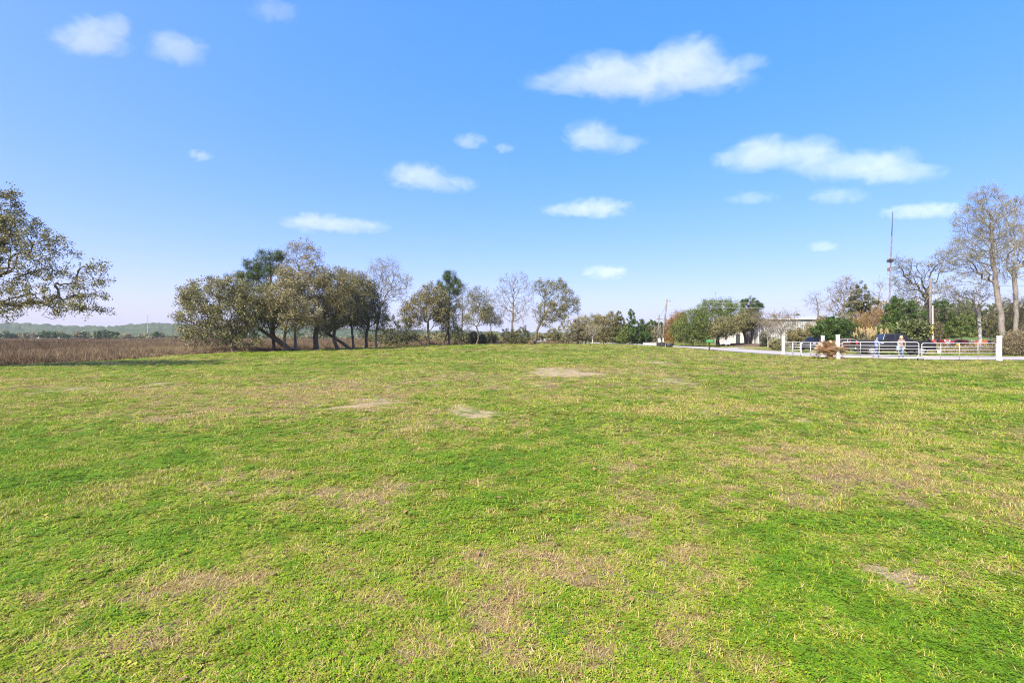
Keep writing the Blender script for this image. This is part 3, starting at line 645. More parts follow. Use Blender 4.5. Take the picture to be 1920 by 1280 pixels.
tree('cedar_tree', 'tallest pointed cedar beside the far road', 'tree', G3, 103, 1186, [(1184, 586, 3, 7), (1185, 598, 8, 10), (1187, 612, 13, 12), (1188, 628, 17, 14)], 'cedar', [(1186, 620), (1184, 582)], .14, 64, first=.1, leaf='deep', L=.14, W=.05, leaves=10000)
tree('cedar_tree', 'small dark cedar right of the tallest pointed cedar', 'tree', G3, 104, 1205, [(1204, 604, 3, 6), (1205, 615, 7, 9), (1206, 630, 10, 12)], 'cedar', [(1205, 625), (1204, 600)], .10, 65, first=.1, leaf='deep', leaves=6000, L=.13, W=.05)
tree('cedar_tree', 'smallest dark cedar at the right end of the cedar group', 'tree', G3, 107, 1214, [(1213, 610, 3, 5), (1214, 620, 6, 8), (1214, 632, 8, 10)], 'cedar', [(1214, 627), (1213, 606)], .09, 66, first=.1, leaf='cedar', leaves=5000, L=.13, W=.05)
tree('wild_bush', 'bright green bush in front of the brown green cedar', 'bush', None, 100, 1172, [(1172, 626, 10, 14), (1166, 636, 14, 8)], 'shrub', None, .06, 67, leaf='green', leaves=4500, L=.11, W=.055)
tree('wild_bush', 'tan dry bush behind the white culvert wall', 'bush', None, 118, 1222, [(1222, 632, 14, 12), (1232, 622, 8, 12)], 'shrub', None, .06, 68, leaf='spring', leaves=4500, L=.12, W=.06)
for i, (px, cy_, lab) in enumerate([(1222, 612, 'distant pine beyond the road, left of the far utility pole'), (1240, 614, 'distant pine seen between the two utility poles')]):
    tree('pine_tree', lab, 'tree', None, 190, px, [(px, cy_, 12, 10), (px + 2, cy_ + 12, 14, 10)], 'pine', [(px, 622), (px, cy_ - 6)], .2, 70 + i, leaves=5000, L=.4, W=.07, n=60)
G4 = 'evergreen trees in front of the metal building'
tree('deciduous_tree', 'rusty orange tree right of the near utility pole', 'tree', G4, 82, 1262, [(1272, 600, 14, 12), (1260, 615, 10, 18), (1256, 632, 8, 10), (1280, 595, 8, 8)], 'oak', [(1262, 630), (1264, 612)], .11, 75, leaf='rust', leaves=8000)
tree('live_oak', 'rounded bright green oak at the left end of the roadside grove', 'tree', G4, 78, 1298, [(1298, 605, 26, 24), (1280, 620, 20, 20), (1318, 610, 22, 26), (1300, 630, 34, 14), (1312, 590, 14, 12)], 'oak', [(1298, 630), (1299, 612)], .2, 76, leaf='green', leaves=20000, n=280, first=.2)
tree('live_oak', 'tallest broad green oak in the middle of the roadside grove', 'tree', G4, 80, 1346, [(1330, 577, 22, 14), (1355, 578, 22, 14), (1340, 600, 34, 22), (1375, 595, 24, 22), (1350, 620, 30, 14), (1318, 625, 20, 14), (1370, 575, 14, 10)], 'oak', [(1346, 628), (1348, 605)], .26, 77, leaf='green', leaves=22000, n=300, first=.3)
tree('live_oak', 'olive oak overhanging the white sign in the roadside grove', 'tree', G4, 76, 1362, [(1362, 612, 24, 14), (1345, 620, 14, 12), (1380, 608, 20, 12), (1395, 600, 14, 12)], 'oak', [(1361, 636), (1362, 622)], .16, 78, leaf='oak', leaves=11000)
tree('pine_tree', 'pine top rising behind the roadside grove', 'tree', G4, 84, 1405, [(1405, 567, 13, 8), (1412, 578, 14, 8), (1420, 575, 8, 6), (1400, 585, 14, 8), (1396, 570, 6, 6)], 'pine', [(1405, 620), (1406, 575)], .16, 79, leaves=10000, n=90, L=.2, W=.024)
tree('live_oak', 'dark oak with bare grey trunks against the metal building', 'tree', G4, 78, 1404, [(1400, 606, 20, 14), (1415, 602, 10, 14), (1385, 612, 14, 10), (1408, 592, 16, 10)], 'oak', None, .15, 80, stems=4, leaf='oakdark', leaves=11000, n=170)
tree('deciduous_tree', 'bare tan twiggy tree in front of the ribbed metal wall', 'tree', None, 64, 1464, [(1462, 610, 26, 16), (1480, 600, 18, 14), (1445, 605, 14, 12), (1465, 595, 20, 10)], 'bare', [(1464, 630), (1462, 615)], .10, 81, n=260, leaves=1300, leaf='brush', bark='grey')
tree('deciduous_tree', 'bare brown twiggy tree at the left corner of the ribbed metal wall', 'tree', None, 70, 1440, [(1438, 612, 20, 18), (1428, 598, 14, 12), (1450, 622, 16, 14)], 'bare', [(1440, 632), (1438, 615)], .09, 141, n=200, leaves=500, leaf='brush', bark='grey')
tree('wild_bush', 'dark low evergreen bush at the left corner of the ribbed metal wall', 'bush', None, 74, 1432, [(1432, 632, 10, 10), (1440, 638, 10, 7)], 'shrub', None, .06, 143, leaf='oakdark', leaves=2600)
tree('wild_bush', 'brownish green bush behind the small white gate', 'bush', None, 62, 1502, [(1500, 628, 22, 12), (1520, 625, 18, 14), (1485, 634, 16, 9)], 'shrub', None, .08, 82, leaf='oakbrown', leaves=9000)
tree('evergreen_shrub', 'large dark green shrub between the white gate posts', 'shrub', None, 56, 1568, [(1565, 615, 30, 20), (1545, 625, 20, 18), (1588, 622, 18, 18), (1568, 637, 34, 12)], 'shrub', None, .09, 83, leaf='deep', leaves=20000, n=220)
tree('deciduous_tree', 'crooked bare snag with sparse twigs right of the building roof', 'tree', None, 76, 1534, [(1528, 556, 10, 8), (1518, 568, 8, 8), (1536, 575, 8, 12)], 'bare', [(1534, 600), (1533, 570), (1527, 552)], .11, 84, n=80, leaves=250, bark='grey')
tree('deciduous_tree', 'tangled half bare tree left of the holly', 'tree', None, 70, 1580, [(1585, 540, 18, 20), (1565, 555, 16, 16), (1595, 560, 14, 22), (1580, 580, 24, 18)], 'bare', [(1580, 610), (1582, 570)], .15, 85, n=360, leaves=2600, leaf='brush')
tree('holly_tree', 'dark holly between the tangled bare tree and the antenna mast', 'tree', None, 66, 1614, [(1615, 545, 12, 16), (1612, 562, 20, 18), (1625, 575, 16, 18), (1600, 580, 14, 16), (1615, 595, 20, 14)], 'cedar', [(1614, 600), (1615, 550)], .13, 86, leaf='oakdark', leaves=10000, first=.2, L=.1, W=.05)
tree('deciduous_tree', 'thin curved snag just left of the antenna mast', 'tree', None, 68, 1648, [(1652, 535, 8, 6), (1645, 560, 8, 12)], 'bare', [(1648, 590), (1649, 550), (1656, 533)], .09, 87, n=60, leaves=120)
tree('deciduous_tree', 'reddish brown twiggy thicket tree above the pampas grass', 'tree', None, 60, 1640, [(1645, 598, 22, 14), (1625, 605, 18, 14), (1655, 610, 18, 14)], 'bare', [(1640, 625), (1640, 612)], .10, 88, n=260, leaves=3400, leaf='rust', bark='grey')
tree('evergreen_tree', 'dense green cedar behind the black pickup cab', 'tree', None, 58, 1690, [(1690, 585, 22, 24), (1672, 600, 16, 22), (1712, 595, 18, 24), (1690, 615, 30, 18), (1680, 570, 14, 14)], 'cedar', [(1690, 620), (1690, 575)], .16, 89, leaf='deep', leaves=17000, first=.15, n=240)
tree('magnolia_tree', 'broad leaved magnolia bush just behind the pickup windscreen', 'bush', None, 52, 1706, [(1706, 618, 22, 18), (1725, 622, 14, 16), (1690, 630, 16, 12)], 'shrub', None, .09, 90, leaf='magnolia', leaves=5200, L=.15, W=.075, sp=.4)
tree('deciduous_tree', 'old tree with heavy limbs spreading left beside the utility pole', 'tree', None, 63, 1733,
     [(1700, 500, 20, 12), (1690, 530, 18, 16), (1720, 525, 20, 16), (1745, 510, 16, 12), (1775, 500, 22, 12), (1712, 555, 24, 14), (1685, 490, 10, 8), (1765, 485, 16, 10), (1760, 540, 20, 14)], 'bare', [(1735, 600), (1738, 555), (1728, 530)], .26, 91, n=380, leaves=4200, first=.5, minr=.006, bark='dark')
tree('evergreen_tree', 'dark green cedar hedge tree right of the utility pole', 'tree', 'cedars behind the tractors', 70, 1772, [(1770, 590, 18, 22), (1765, 570, 12, 14), (1780, 610, 22, 16)], 'cedar', [(1772, 615), (1770, 565)], .14, 92, leaf='deep', leaves=10000, first=.15)
tree('evergreen_tree', 'olive green cedar between the utility pole and the white trunk', 'tree', 'cedars behind the tractors', 68, 1806, [(1806, 590, 20, 22), (1795, 612, 22, 16), (1820, 610, 16, 18), (1812, 570, 12, 12)], 'cedar', [(1806, 615), (1808, 565)], .15, 93, leaf='green', leaves=12000, first=.15)
tree('evergreen_tree', 'dark cedar farthest right behind the big grey trunk', 'tree', 'cedars behind the tractors', 72, 1850, [(1850, 600, 22, 20), (1870, 615, 20, 18), (1845, 580, 14, 12)], 'cedar', [(1850, 615), (1848, 575)], .15, 94, leaf='cedar', leaves=10000, first=.15)
tree('white_barked_tree', 'pale bare trunk with white limbs behind the right gate', 'tree', None, 50, 1838, [(1800, 560, 20, 10), (1780, 548, 14, 8), (1828, 560, 14, 14), (1845, 550, 10, 16), (1810, 580, 22, 8)], 'bare', [(1836, 605), (1832, 580), (1826, 570)], .17, 95, n=170, leaves=600, bark='pale', first=.6, minr=.01)
tree('tall_tree', 'tallest half bare tree at the right edge with a massive grey trunk', 'tree', None, 46, 1884,
     [(1850, 390, 30, 28), (1830, 420, 32, 28), (1870, 420, 34, 30), (1845, 455, 44, 26), (1815, 470, 32, 22), (1885, 460, 26, 30), (1800, 490, 34, 16), (1860, 500, 34, 20), (1825, 520, 32, 14), (1850, 368, 18, 14), (1890, 390, 18, 20)],
     'bare', [(1878, 600), (1868, 540), (1862, 480), (1858, 420)], .23, 96, n=800, leaves=14000, first=.35, L=.046, W=.026, sp=.25, tw=4, bark='grey', tip=.007, clump=.7)
tree('deciduous_tree', 'dark twin stemmed bare tree at the right edge of the frame', 'tree', None, 50, 1906, [(1900, 440, 18, 26), (1925, 430, 24, 30), (1910, 480, 24, 24), (1930, 500, 26, 28), (1895, 510, 12, 20), (1950, 460, 26, 30), (1915, 395, 18, 14)], 'bare', [(1905, 590), (1903, 540), (1900, 500)], .2, 97, n=400, leaves=4500, bark='grey', L=.046, W=.026, clump=.7)
GB = 'brown thickets at the right edge'
for i, (px, lob, d, lf, lab) in enumerate([
    (1893, [(1893, 650, 20, 14), (1905, 640, 20, 18), (1885, 655, 14, 10)], 42, 'brush', 'low brown thicket just right of the last white gate post'),
    (1925, [(1920, 640, 22, 20), (1940, 630, 24, 24), (1930, 652, 30, 12)], 43, 'brush', 'brown thicket cut by the right edge of the frame'),
    (1890, [(1888, 590, 22, 24), (1905, 575, 20, 24), (1900, 610, 26, 20)], 58, 'oakbrown', 'tall rusty brown thicket behind the massive grey trunk'),
    (1930, [(1925, 590, 24, 28), (1945, 600, 26, 30), (1930, 620, 30, 18)], 56, 'oakdark', 'tall dark thicket at the far right edge')]):
    tree('thicket', lab, 'thicket', GB, d, px, lob, 'shrub', None, .06, 110 + i, leaf=lf, leaves=7000, n=200, tw=4, tl=.6, L=.05, W=.025)
for i, (px, lob, d, lf, lab) in enumerate([
    (1660, [(1655, 625, 20, 14), (1672, 622, 14, 14)], 56, 'green', 'yellow green bush between the pampas grass and the magnolia'),
    (1745, [(1742, 600, 12, 30), (1750, 620, 14, 20)], 66, 'brush', 'vine covered brown growth around the utility pole foot'),
    (1530, [(1530, 612, 20, 12), (1545, 605, 16, 14)], 72, 'brush', 'tan scrub under the crooked snag by the building'),
    (1600, [(1600, 602, 26, 14), (1620, 612, 22, 12)], 64, 'oakbrown', 'olive scrub behind the pampas grass'),
    (1455, [(1453, 643, 7, 5), (1460, 643, 5, 4)], 57, 'spring', 'small pale bush left of the first white post')]):
    tree('wild_bush', lab, 'bush', 'bushes behind the gates', d, px, lob, 'shrub', None, .06, 130 + i, leaf=lf, leaves=5200, n=120)
#__PART3__

# ------------------------------------------------------------------ far woods, hills, banks
def wood_mass(name, label, crowns, leafmat_, L, W, per, seed):
    """crowns: px cx, top y, half width px, distance; each filled with leaf clumps down to the ground"""
    rng = np.random.default_rng(seed); cs = []; rs = []
    for px, ty, hw, d in crowns:
        k = d / F; x0 = (px - 960) * k; zt = CAMZ + (HOR - ty) * k; g = hz(x0, d); hgt = max(zt - g, .8); n = per
        nc = max(8, n // 14); u = unit(rng, nc); rad = rng.random(nc) ** .35
        cc = np.array([x0, d, g + hgt * .52]) + u * rad[:, None] * np.array([hw * k, hw * k * .8, hgt * .48])
        i = rng.integers(0, nc, n); tone = rng.normal(0, .13, nc)
        cs.append(cc[i] + unit(rng, n) * rng.random((n, 1)) ** .5 * np.array([hw * k, hw * k, hgt * .5]) * .24); rs.append(np.clip(rng.beta(2, 2.2, n) + tone[i], 0, 1))
    c = np.concatenate(cs); r = np.concatenate(rs)
    o = leaf_quads(name, c, L, W, rng, leafmat_, None, None, 0, .4, r); tag(o, label, 'wood', kind='stuff'); return o
rr_ = random.Random(77)
right = []
for px in range(1490, 2760, 15):
    right.append((px + rr_.uniform(-6, 6), rr_.uniform(580, 606) - (22 if px > 1640 else 0), rr_.uniform(14, 24), rr_.uniform(84, 108) + (22 if px < 1640 else 0)))
wood_mass('background_wood', 'mixed evergreen wood closing the view behind the gates', right[::2], LM['oakdark'], .24, .13, 1900, 5)
wood_mass('background_wood', 'brown and olive wood behind the tractors and the right gate', right[1::2], LM['brush'], .22, .11, 1800, 6)
back = [(px + rr_.uniform(-8, 8), rr_.uniform(621, 633), rr_.uniform(12, 26), rr_.uniform(125, 170)) for px in range(700, 1110, 14)]
wood_mass('background_wood', 'low scrub wood beyond the back row of trees', back, LM['oak'], .26, .14, 1100, 7)
road_end = [(px + rr_.uniform(-4, 4), rr_.uniform(606, 622), rr_.uniform(10, 18), rr_.uniform(190, 240)) for px in range(1090, 1300, 9)]
wood_mass('background_wood', 'bluish pine wood at the far end of the road', road_end, LM['deep'], .5, .26, 900, 8)
farl = [(px + rr_.uniform(-6, 6), rr_.uniform(619, 630) + (2 if px > 200 else 0), rr_.uniform(6, 15), rr_.uniform(330, 460)) for px in list(range(-120, 620, 8)) + list(range(640, 1080, 16))]
wood_mass('far_wood', 'hazy line of trees across the marsh', farl[::2], LM['deep'], .75, .42, 520, 9)
wood_mass('far_wood', 'greyer hazy trees across the marsh', farl[1::2], LM['spring'], .75, .42, 420, 10)

t = NT('hill_forest'); P = t.pos(); a = t.noise(.035, 6, .7, P); b = t.noise(.12, 4, .7, P)
t.L(t.ramp(t.math('ADD', t.math('MULTIPLY', a, .5), t.math('MULTIPLY', b, .5)), [(.36, (.014, .028, .012)), (.5, (.036, .058, .022)), (.62, (.075, .082, .035))]), t.b.inputs['Base Color']); t.set(Roughness=1.0)
t.b.inputs['Specular IOR Level'].default_value = 0
prof = np.array([(-600, 604), (-200, 606), (0, 605), (60, 608), (150, 611), (200, 613), (235, 610), (270, 607), (300, 606.5), (340, 608), (420, 611), (520, 612), (650, 616), (800, 620), (950, 623), (1100, 626), (1250, 628)], float)
hx = np.arange(-600, 1250, 1.6); D0 = 1300.0; rows = 14; V = []
for j in range(rows):
    s = j / (rows - 1); d = 800 + (D0 - 800) * s + (0 if s < 1 else 0)
    top = (HOR - np.interp(hx, prof[:, 0], prof[:, 1])) / F * D0 + CAMZ
    X_ = (hx - 960) / F * d; z = top * sstep(0, 1, s) ** 1.2 * .98 + (fbm(X_ / 14, np.full_like(X_, d) / 14, 88, 3) - .45) * 9 * (.3 + s) * (s > 0) - (2 if s == 0 else 0)
    V.append(np.stack([X_, np.full_like(X_, d), z], 1))
V.append(V[-1] * [1.06, 1.06, 0] + [0, 0, -3]); rows += 1
m_ = len(hx); V = np.concatenate(V); i = (np.arange(rows - 1)[:, None] * m_ + np.arange(m_ - 1)[None, :]).ravel()
hill = tag(link('hill', mesh_np('hill', V, np.stack([i, i + 1, i + m_ + 1, i + m_], 1), None, False), t.m), kind='structure')

def mound(name, cx, cy_, rx, ry, h, mat, seed=1):
    n = 40; u = np.linspace(-1.15, 1.15, n); A, B = np.meshgrid(u, u); rr = np.hypot(A, B)
    x = cx + A.ravel() * rx; y = cy_ + B.ravel() * ry
    z = height(x, y) + h * np.clip(1 - rr.ravel() ** 2, 0, 1) ** .7 + (fbm(x / .8, y / .8, seed, 3) - .5) * .18 * (rr.ravel() < 1) - .06 * (rr.ravel() >= 1)
    i = (np.arange(n - 1)[:, None] * n + np.arange(n - 1)[None, :]).ravel()
    return tag(link(name, mesh_np(name, np.stack([x, y, z], 1), np.stack([i, i + 1, i + n + 1, i + n], 1), None, True), mat), kind='structure')
t = NT('mulch'); n_ = t.noise(7, 6, .7, t.pos()); t.L(t.ramp(n_, [(.3, (.045, .028, .018)), (.55, (.12, .075, .045)), (.75, (.20, .14, .09))]), t.b.inputs['Base Color']); t.set(Roughness=.95); t.bump(n_, .6, .05)
mound('mulch_bed', 38.0, 79, 4.6, 4.0, .55, t.m, 3)
t = NT('bank_grass'); n_ = t.noise(4, 6, .7, t.pos()); t.L(t.ramp(n_, [(.3, (.035, .075, .012)), (.55, (.07, .12, .02)), (.75, (.13, .15, .035))]), t.b.inputs['Base Color']); t.set(Roughness=.95); t.bump(n_, .8, .08)
mound('grass_bank', 62.5, 66, 9.0, 4.0, 1.55, t.m, 4)

# ------------------------------------------------------------------ materials for built things
WHITE = paint('white_paint', (.70, .70, .68), .5, var=.08, scale=3)
GALV = paint('galvanised_white_tube', (.42, .42, .41), .38, .15, var=.08, scale=9)
BLACKP = paint('black_car_paint', (.010, .010, .011), .3, 0, var=.1, spec=.35, coat=.35)
MAROON = paint('maroon_car_paint', (.04, .010, .010), .35, 0, spec=.35, coat=.3)
CHAR = paint('charcoal_car_paint', (.022, .022, .024), .35, 0, spec=.35, coat=.3)
SILV = paint('pale_car_paint', (.62, .63, .64), .3, .1, coat=.8)
GLASS = paint('dark_glass', (.008, .009, .012), .12, 0, var=.05, spec=.35)
RUBBER = paint('rubber', (.018, .018, .018), .85, var=.3)
RIM = paint('alloy_rim', (.42, .42, .43), .35, .8)
CHROME = paint('chrome', (.75, .75, .76), .15, 1.0, var=.03)
REDL = paint('red_lens', (.55, .02, .02), .2, var=.1)
CLEARL = paint('clear_lens', (.80, .80, .78), .15, var=.05)
PLAST = paint('black_plastic', (.02, .02, .021), .6)
TRED = paint('tractor_red', (.30, .045, .032), .45, var=.3, scale=12)
TORANGE = paint('tractor_orange', (.30, .085, .03), .55, var=.35, scale=9)
TGREY = paint('tractor_grey', (.25, .26, .28), .5, .3)
YEL = paint('yellow_paint', (.60, .42, .08), .5)
WOODP = paint('weathered_pole', (.145, .125, .105), .9, var=.35, scale=2.5)
RUST = paint('rusty_steel', (.22, .105, .065), .75, .3, var=.35, scale=4)
DKSTEEL = paint('dark_blue_steel', (.05, .06, .085), .5, .5)
GREENP = paint('green_enamel', (.05, .20, .06), .4)
CONC = paint('pale_concrete', (.40, .39, .36), .9, var=.12)
WIREM = paint('aluminium_wire', (.30, .30, .28), .5, .4)
WIRED = paint('dark_wire', (.06, .06, .06), .6)

# ------------------------------------------------------------------ gates and posts
def post(label, x, y, w, h, group='white gate posts'):
    g = hz(x, y); o = empty('gate_post', (x, y, g), 0, label, 'post', group)
    MB().box((0, 0, h / 2 - .05), (w, w, h + .1), None, .012).build('shaft', WHITE, o)
    MB().box((0, 0, h + .012), (w + .035, w + .035, .03), None, .008).build('cap', WHITE, o)
    MB().box((0, 0, .05), (w + .03, w + .03, .14), None, .006).build('base_trim', WHITE, o)
    return o
def rounded_rect(x0, x1, z0, z1, r, n=6, corners=(1, 1, 1, 1)):
    P = []
    for (cx, cz, a0, on, kx, kz) in ((x1 - r, z1 - r, 0, corners[0], x1, z1), (x0 + r, z1 - r, 90, corners[1], x0, z1), (x0 + r, z0 + r, 180, corners[2], x0, z0), (x1 - r, z0 + r, 270, corners[3], x1, z0)):
        if on: P += [(cx + r * math.cos(R(a0 + 90 * k / n)), 0, cz + r * math.sin(R(a0 + 90 * k / n))) for k in range(n + 1)]
        else: P.append((kx, 0, kz))
    return P
def gate(label, A, B, z0, z1, rails, ups, r=.026, wheel=None, ur=.016, upname='upright', full=False):
    A, B = Vector(A), Vector(B); d = B - A; L = d.length; rz = math.atan2(d.y, d.x); g = hz(A.x, A.y)
    o = empty('tube_gate', (A.x, A.y, g), rz, label, 'gate', 'white tube gates')
    MB().tube(rounded_rect(0, L, z0, z1, .16), r, 8, closed=True).build('frame', GALV, o, True)
    for z in rails: MB().tube([(r, 0, z), (L - r, 0, z)], r * .8, 8).build('rail', GALV, o, True)
    for u in ups: MB().tube([(u * L, .022, (0 if full else z0)), (u * L, .022, z1)], ur, 8).build(upname, GALV, o, True)
    for z in (z0 + .2, z1 - .25): MB().tube([(-.09, 0, z), (0.03, 0, z)], .022, 6).build('hinge', TGREY, o) if not full else None
    if wheel is not None:
        x = wheel * L
        MB().box((x, 0, .2), (.05, .05, .24), None, .008).build('wheel_bracket', GALV, o)
        w_ = MB().tube([(x - .03, 0, .09), (x + .03, 0, .09)], .09, 14).build('wheel', RUBBER, o, True)
        MB().tube([(x - .034, 0, .09), (x + .034, 0, .09)], .035, 10).build('hub', CHROME, w_)
    return o
post('leftmost white gate post at the end of the short gates', 24.38, 43.5, .17, 1.72)
post('white gate post between the short gates and the dry palm', 25.05, 39.0, .18, 1.74)
post('white gate post right of the dry palm, holding the long gate', 24.25, 36.0, .19, 1.76)
post('rightmost white gate post with no gate beyond it', 34.25, 34.0, .20, 1.74)
rl = [.20 + .19, .20 + .40, .20 + .63, .20 + .90]
gate('short white tube gate beside the leftmost post', (24.42, 43.35), (24.60, 41.25), .08, 1.22, [.32, .55, .80, 1.0], [.52, .985], .028, ur=.045, full=True)
gate('short white tube gate next to the post left of the dry palm', (24.62, 41.15), (25.02, 39.12), .08, 1.22, [.32, .55, .80, 1.0], [.46], .028, ur=.045, full=True)
gate('long white tube gate in front of the pickup and the two people', (24.5, 35.9), (28.22, 33.55), .14, 1.26, [.34, .55, .77, 1.0], [.25, .5, .75], .026, wheel=.985)
gate('long white tube gate hung on the rightmost post', (34.02, 34.0), (28.42, 33.55), .14, 1.26, [.34, .55, .77, 1.0], [.25, .5, .75], .026, wheel=.985)

# ------------------------------------------------------------------ vehicles
def wheel(o, x, y, r, wd, rim=RIM):
    s = 1 if y > 0 else -1
    prof = [(r * .62, -.5), (r * .93, -.5), (r, -.34), (r, .34), (r * .93, .5), (r * .62, .5)]
    bm = MB(); n = 24; rings = []
    for k in range(n):
        a = 2 * math.pi * k / n; rings.append([bm.bm.verts.new((x + q * math.cos(a), y + w_ * wd, r + q * math.sin(a))) for q, w_ in prof])
    for k in range(n):
        a, b = rings[k], rings[(k + 1) % n]
        for j in range(len(prof)): bm.bm.faces.new((a[j], b[j], b[(j + 1) % len(prof)], a[(j + 1) % len(prof)]))
    w_ = bm.build('wheel', RUBBER, o, True)
    rm = MB().tube([(x, y + s * wd * .30, r), (x, y + s * wd * .36, r)], r * .63, 20)
    for k in range(6):
        a = 2 * math.pi * k / 6; rm.box((x + math.cos(a) * r * .36, y + s * wd * .40, r + math.sin(a) * r * .36), (r * .5, .03, r * .16), Matrix.Rotation(-a, 3, 'Y'))
    rm.tube([(x, y + s * wd * .36, r), (x, y + s * wd * .45, r)], r * .15, 10); rm.build('rim', rim, w_)
def arch(cx, r, z0, n=8):                      # from front to rear along the sill
    a0 = math.asin(min(.95, max(-.95, (z0 - r * .82) / (r * 1.2)))); return [(cx + r * 1.2 * math.cos(a), r * .82 + r * 1.2 * math.sin(a)) for a in np.linspace(a0, math.pi - a0, n)]
def vehicle(name, label, cat, loc, rz, body, cabin, wins, wx, r, half, topw, paintm, kind):
    o = empty(name, loc, rz, label, cat)
    z0 = .42 if kind == 'pickup' else .30
    prof = body + arch(wx[1], r, z0) + arch(wx[0], r, z0)
    def tp(t):
        for v in t.verts:
            zz = v.co.z; v.co.y *= 1 - .06 * max(0, (zz - .95)) - .07 * max(0, (.6 - zz))
            xx = (v.co.x / body_len) ** 2; v.co.y *= 1 - .30 * max(0, xx - .72)
    body_len = max(abs(p[0]) for p in body)
    MB().prism(prof, -half, half, .035, tp).build('body', paintm, o)
    cz0, cz1 = min(p[1] for p in cabin), max(p[1] for p in cabin)
    yw = lambda z: (half - .05) + (topw - half + .05) * (z - cz0) / (cz1 - cz0)
    def tc(t):
        for v in t.verts: v.co.y = math.copysign(yw(v.co.z), v.co.y)
    MB().prism(cabin, -1, 1, .03, tc).build('cab', paintm, o)
    for q in wins:
        for s in (1, -1):
            MB().quad(*[(x, s * (yw(z) + .008), z) for x, z in q]).quad(*[(x, s * (yw(z) + .004), z) for x, z in q][::-1]).build('side_window', GLASS, o)
    f = cabin[-1], cabin[-2], cabin[0], cabin[1]
    for nm, a, b, sx in (('windscreen', cabin[-1], cabin[-2], .012), ('rear_window', cabin[0], cabin[1], -.012)):
        A = (a[0] + (b[0] - a[0]) * .10, a[1] + (b[1] - a[1]) * .10); B = (a[0] + (b[0] - a[0]) * .93, a[1] + (b[1] - a[1]) * .93)
        MB().quad((A[0] + sx, -yw(A[1]) + .1, A[1] + .01), (A[0] + sx, yw(A[1]) - .1, A[1] + .01), (B[0] + sx, yw(B[1]) - .08, B[1] + .01), (B[0] + sx, -yw(B[1]) + .08, B[1] + .01)).build(nm, GLASS, o)
    for x in wx:
        for s in (1, -1): wheel(o, x, s * (half - .12), r, .24)
    xf = max(p[0] for p in body); xb = min(p[0] for p in body)
    for s in (1, -1):
        MB().box((xf - .10, s * (half * .72), .93), (.14, .30, .16), None, .02).build('headlight', CLEARL, o)
        MB().box((xb + .05, s * (half - .12), 1.08 if kind == 'pickup' else .9), (.12, .18, .34 if kind == 'pickup' else .2), None, .02).build('tail_light', REDL, o)
        MB().box((cabin[-1][0] - .22, s * (half + .10), cz0 + .07), (.12, .22, .17), None, .03).build('mirror', paintm, o)
        for x in ((.15, -.75) if kind != 'sedan' else (.1, -.7)): MB().box((x, s * (half + .0), cz0 - .14), (.17, .03, .03), None, .008).build('door_handle', CHROME if kind == 'pickup' else paintm, o)
    MB().box((xf - .03, 0, .88), (.07, half * .95, .26), None, .01).build('grille', PLAST, o)
    MB().box((xf + .02, 0, .54), (.14, half * 1.75, .2), None, .03).build('bumper', CHROME if kind == 'pickup' else paintm, o)
    MB().box((xb - .03, 0, .56), (.14, half * 1.75, .2), None, .03).build('bumper', CHROME if kind == 'pickup' else paintm, o)
    return o
PK_BODY = [(-2.62, .46), (-2.92, .58), (-2.96, 1.0), (-2.93, 1.33), (-.95, 1.35), (1.28, 1.31), (2.2, 1.27), (2.72, 1.19), (2.92, 1.03), (2.95, .6), (2.7, .44)]
PK_CAB = [(-.98, 1.33), (-.78, 1.84), (-.5, 1.90), (.38, 1.90), (.62, 1.86), (1.34, 1.30)]
PK_WIN = [[(-.78, 1.38), (-.02, 1.38), (-.04, 1.80), (-.66, 1.80)], [(.08, 1.38), (1.02, 1.37), (.62, 1.72), (.5, 1.80), (.06, 1.80)]]
def between(A, B): d = Vector(B) - Vector(A); return math.atan2(d.y, d.x)
pk = at(1675, 640, 43.6)
vehicle('pickup_truck', 'black crew cab pickup truck parked behind the long gate', 'pickup', (34.2, 43.6, hz(34.2, 43.6) - .01), between((31.4, 44.5), (37.0, 42.6)), PK_BODY, PK_CAB, PK_WIN, (-1.78, 1.83), .40, .98, .74, BLACKP, 'pickup')
SU_BODY = [(-2.1, .34), (-2.32, .5), (-2.36, .95), (-2.28, 1.05), (1.0, 1.02), (1.9, .95), (2.25, .8), (2.32, .5), (2.1, .32)]
SU_CAB = [(-2.26, 1.03), (-1.95, 1.55), (-1.5, 1.64), (-.1, 1.64), (.2, 1.58), (1.06, 1.0)]
SU_WIN = [[(-2.0, 1.1), (-1.25, 1.08), (-1.2, 1.52), (-1.78, 1.5)], [(-1.15, 1.08), (-.32, 1.07), (-.34, 1.55), (-1.1, 1.53)], [(-.24, 1.07), (.78, 1.06), (.3, 1.42), (.1, 1.54), (-.26, 1.55)]]
sx, sy = (1527 - 960) / F * 56, 56
vehicle('parked_car', 'dark sport utility car parked behind the short white gates', 'car', (sx, sy, hz(sx, sy)), R(222), SU_BODY, SU_CAB, SU_WIN, (-1.4, 1.42), .35, .92, .68, CHAR, 'suv')
SE_BODY = [(-2.1, .30), (-2.3, .48), (-2.33, .88), (-2.1, .98), (-1.3, 1.0), (1.0, .95), (1.9, .84), (2.22, .68), (2.3, .46), (2.1, .28)]
SE_CAB = [(-1.75, .97), (-1.05, 1.36), (-.7, 1.44), (.1, 1.44), (.35, 1.38), (1.1, .93)]
SE_WIN = [[(-1.3, 1.03), (-.42, 1.01), (-.42, 1.36), (-.92, 1.33)], [(-.34, 1.01), (.78, .99), (.32, 1.26), (.12, 1.36), (-.34, 1.36)]]
sx, sy = (1580 - 960) / F * 52, 52
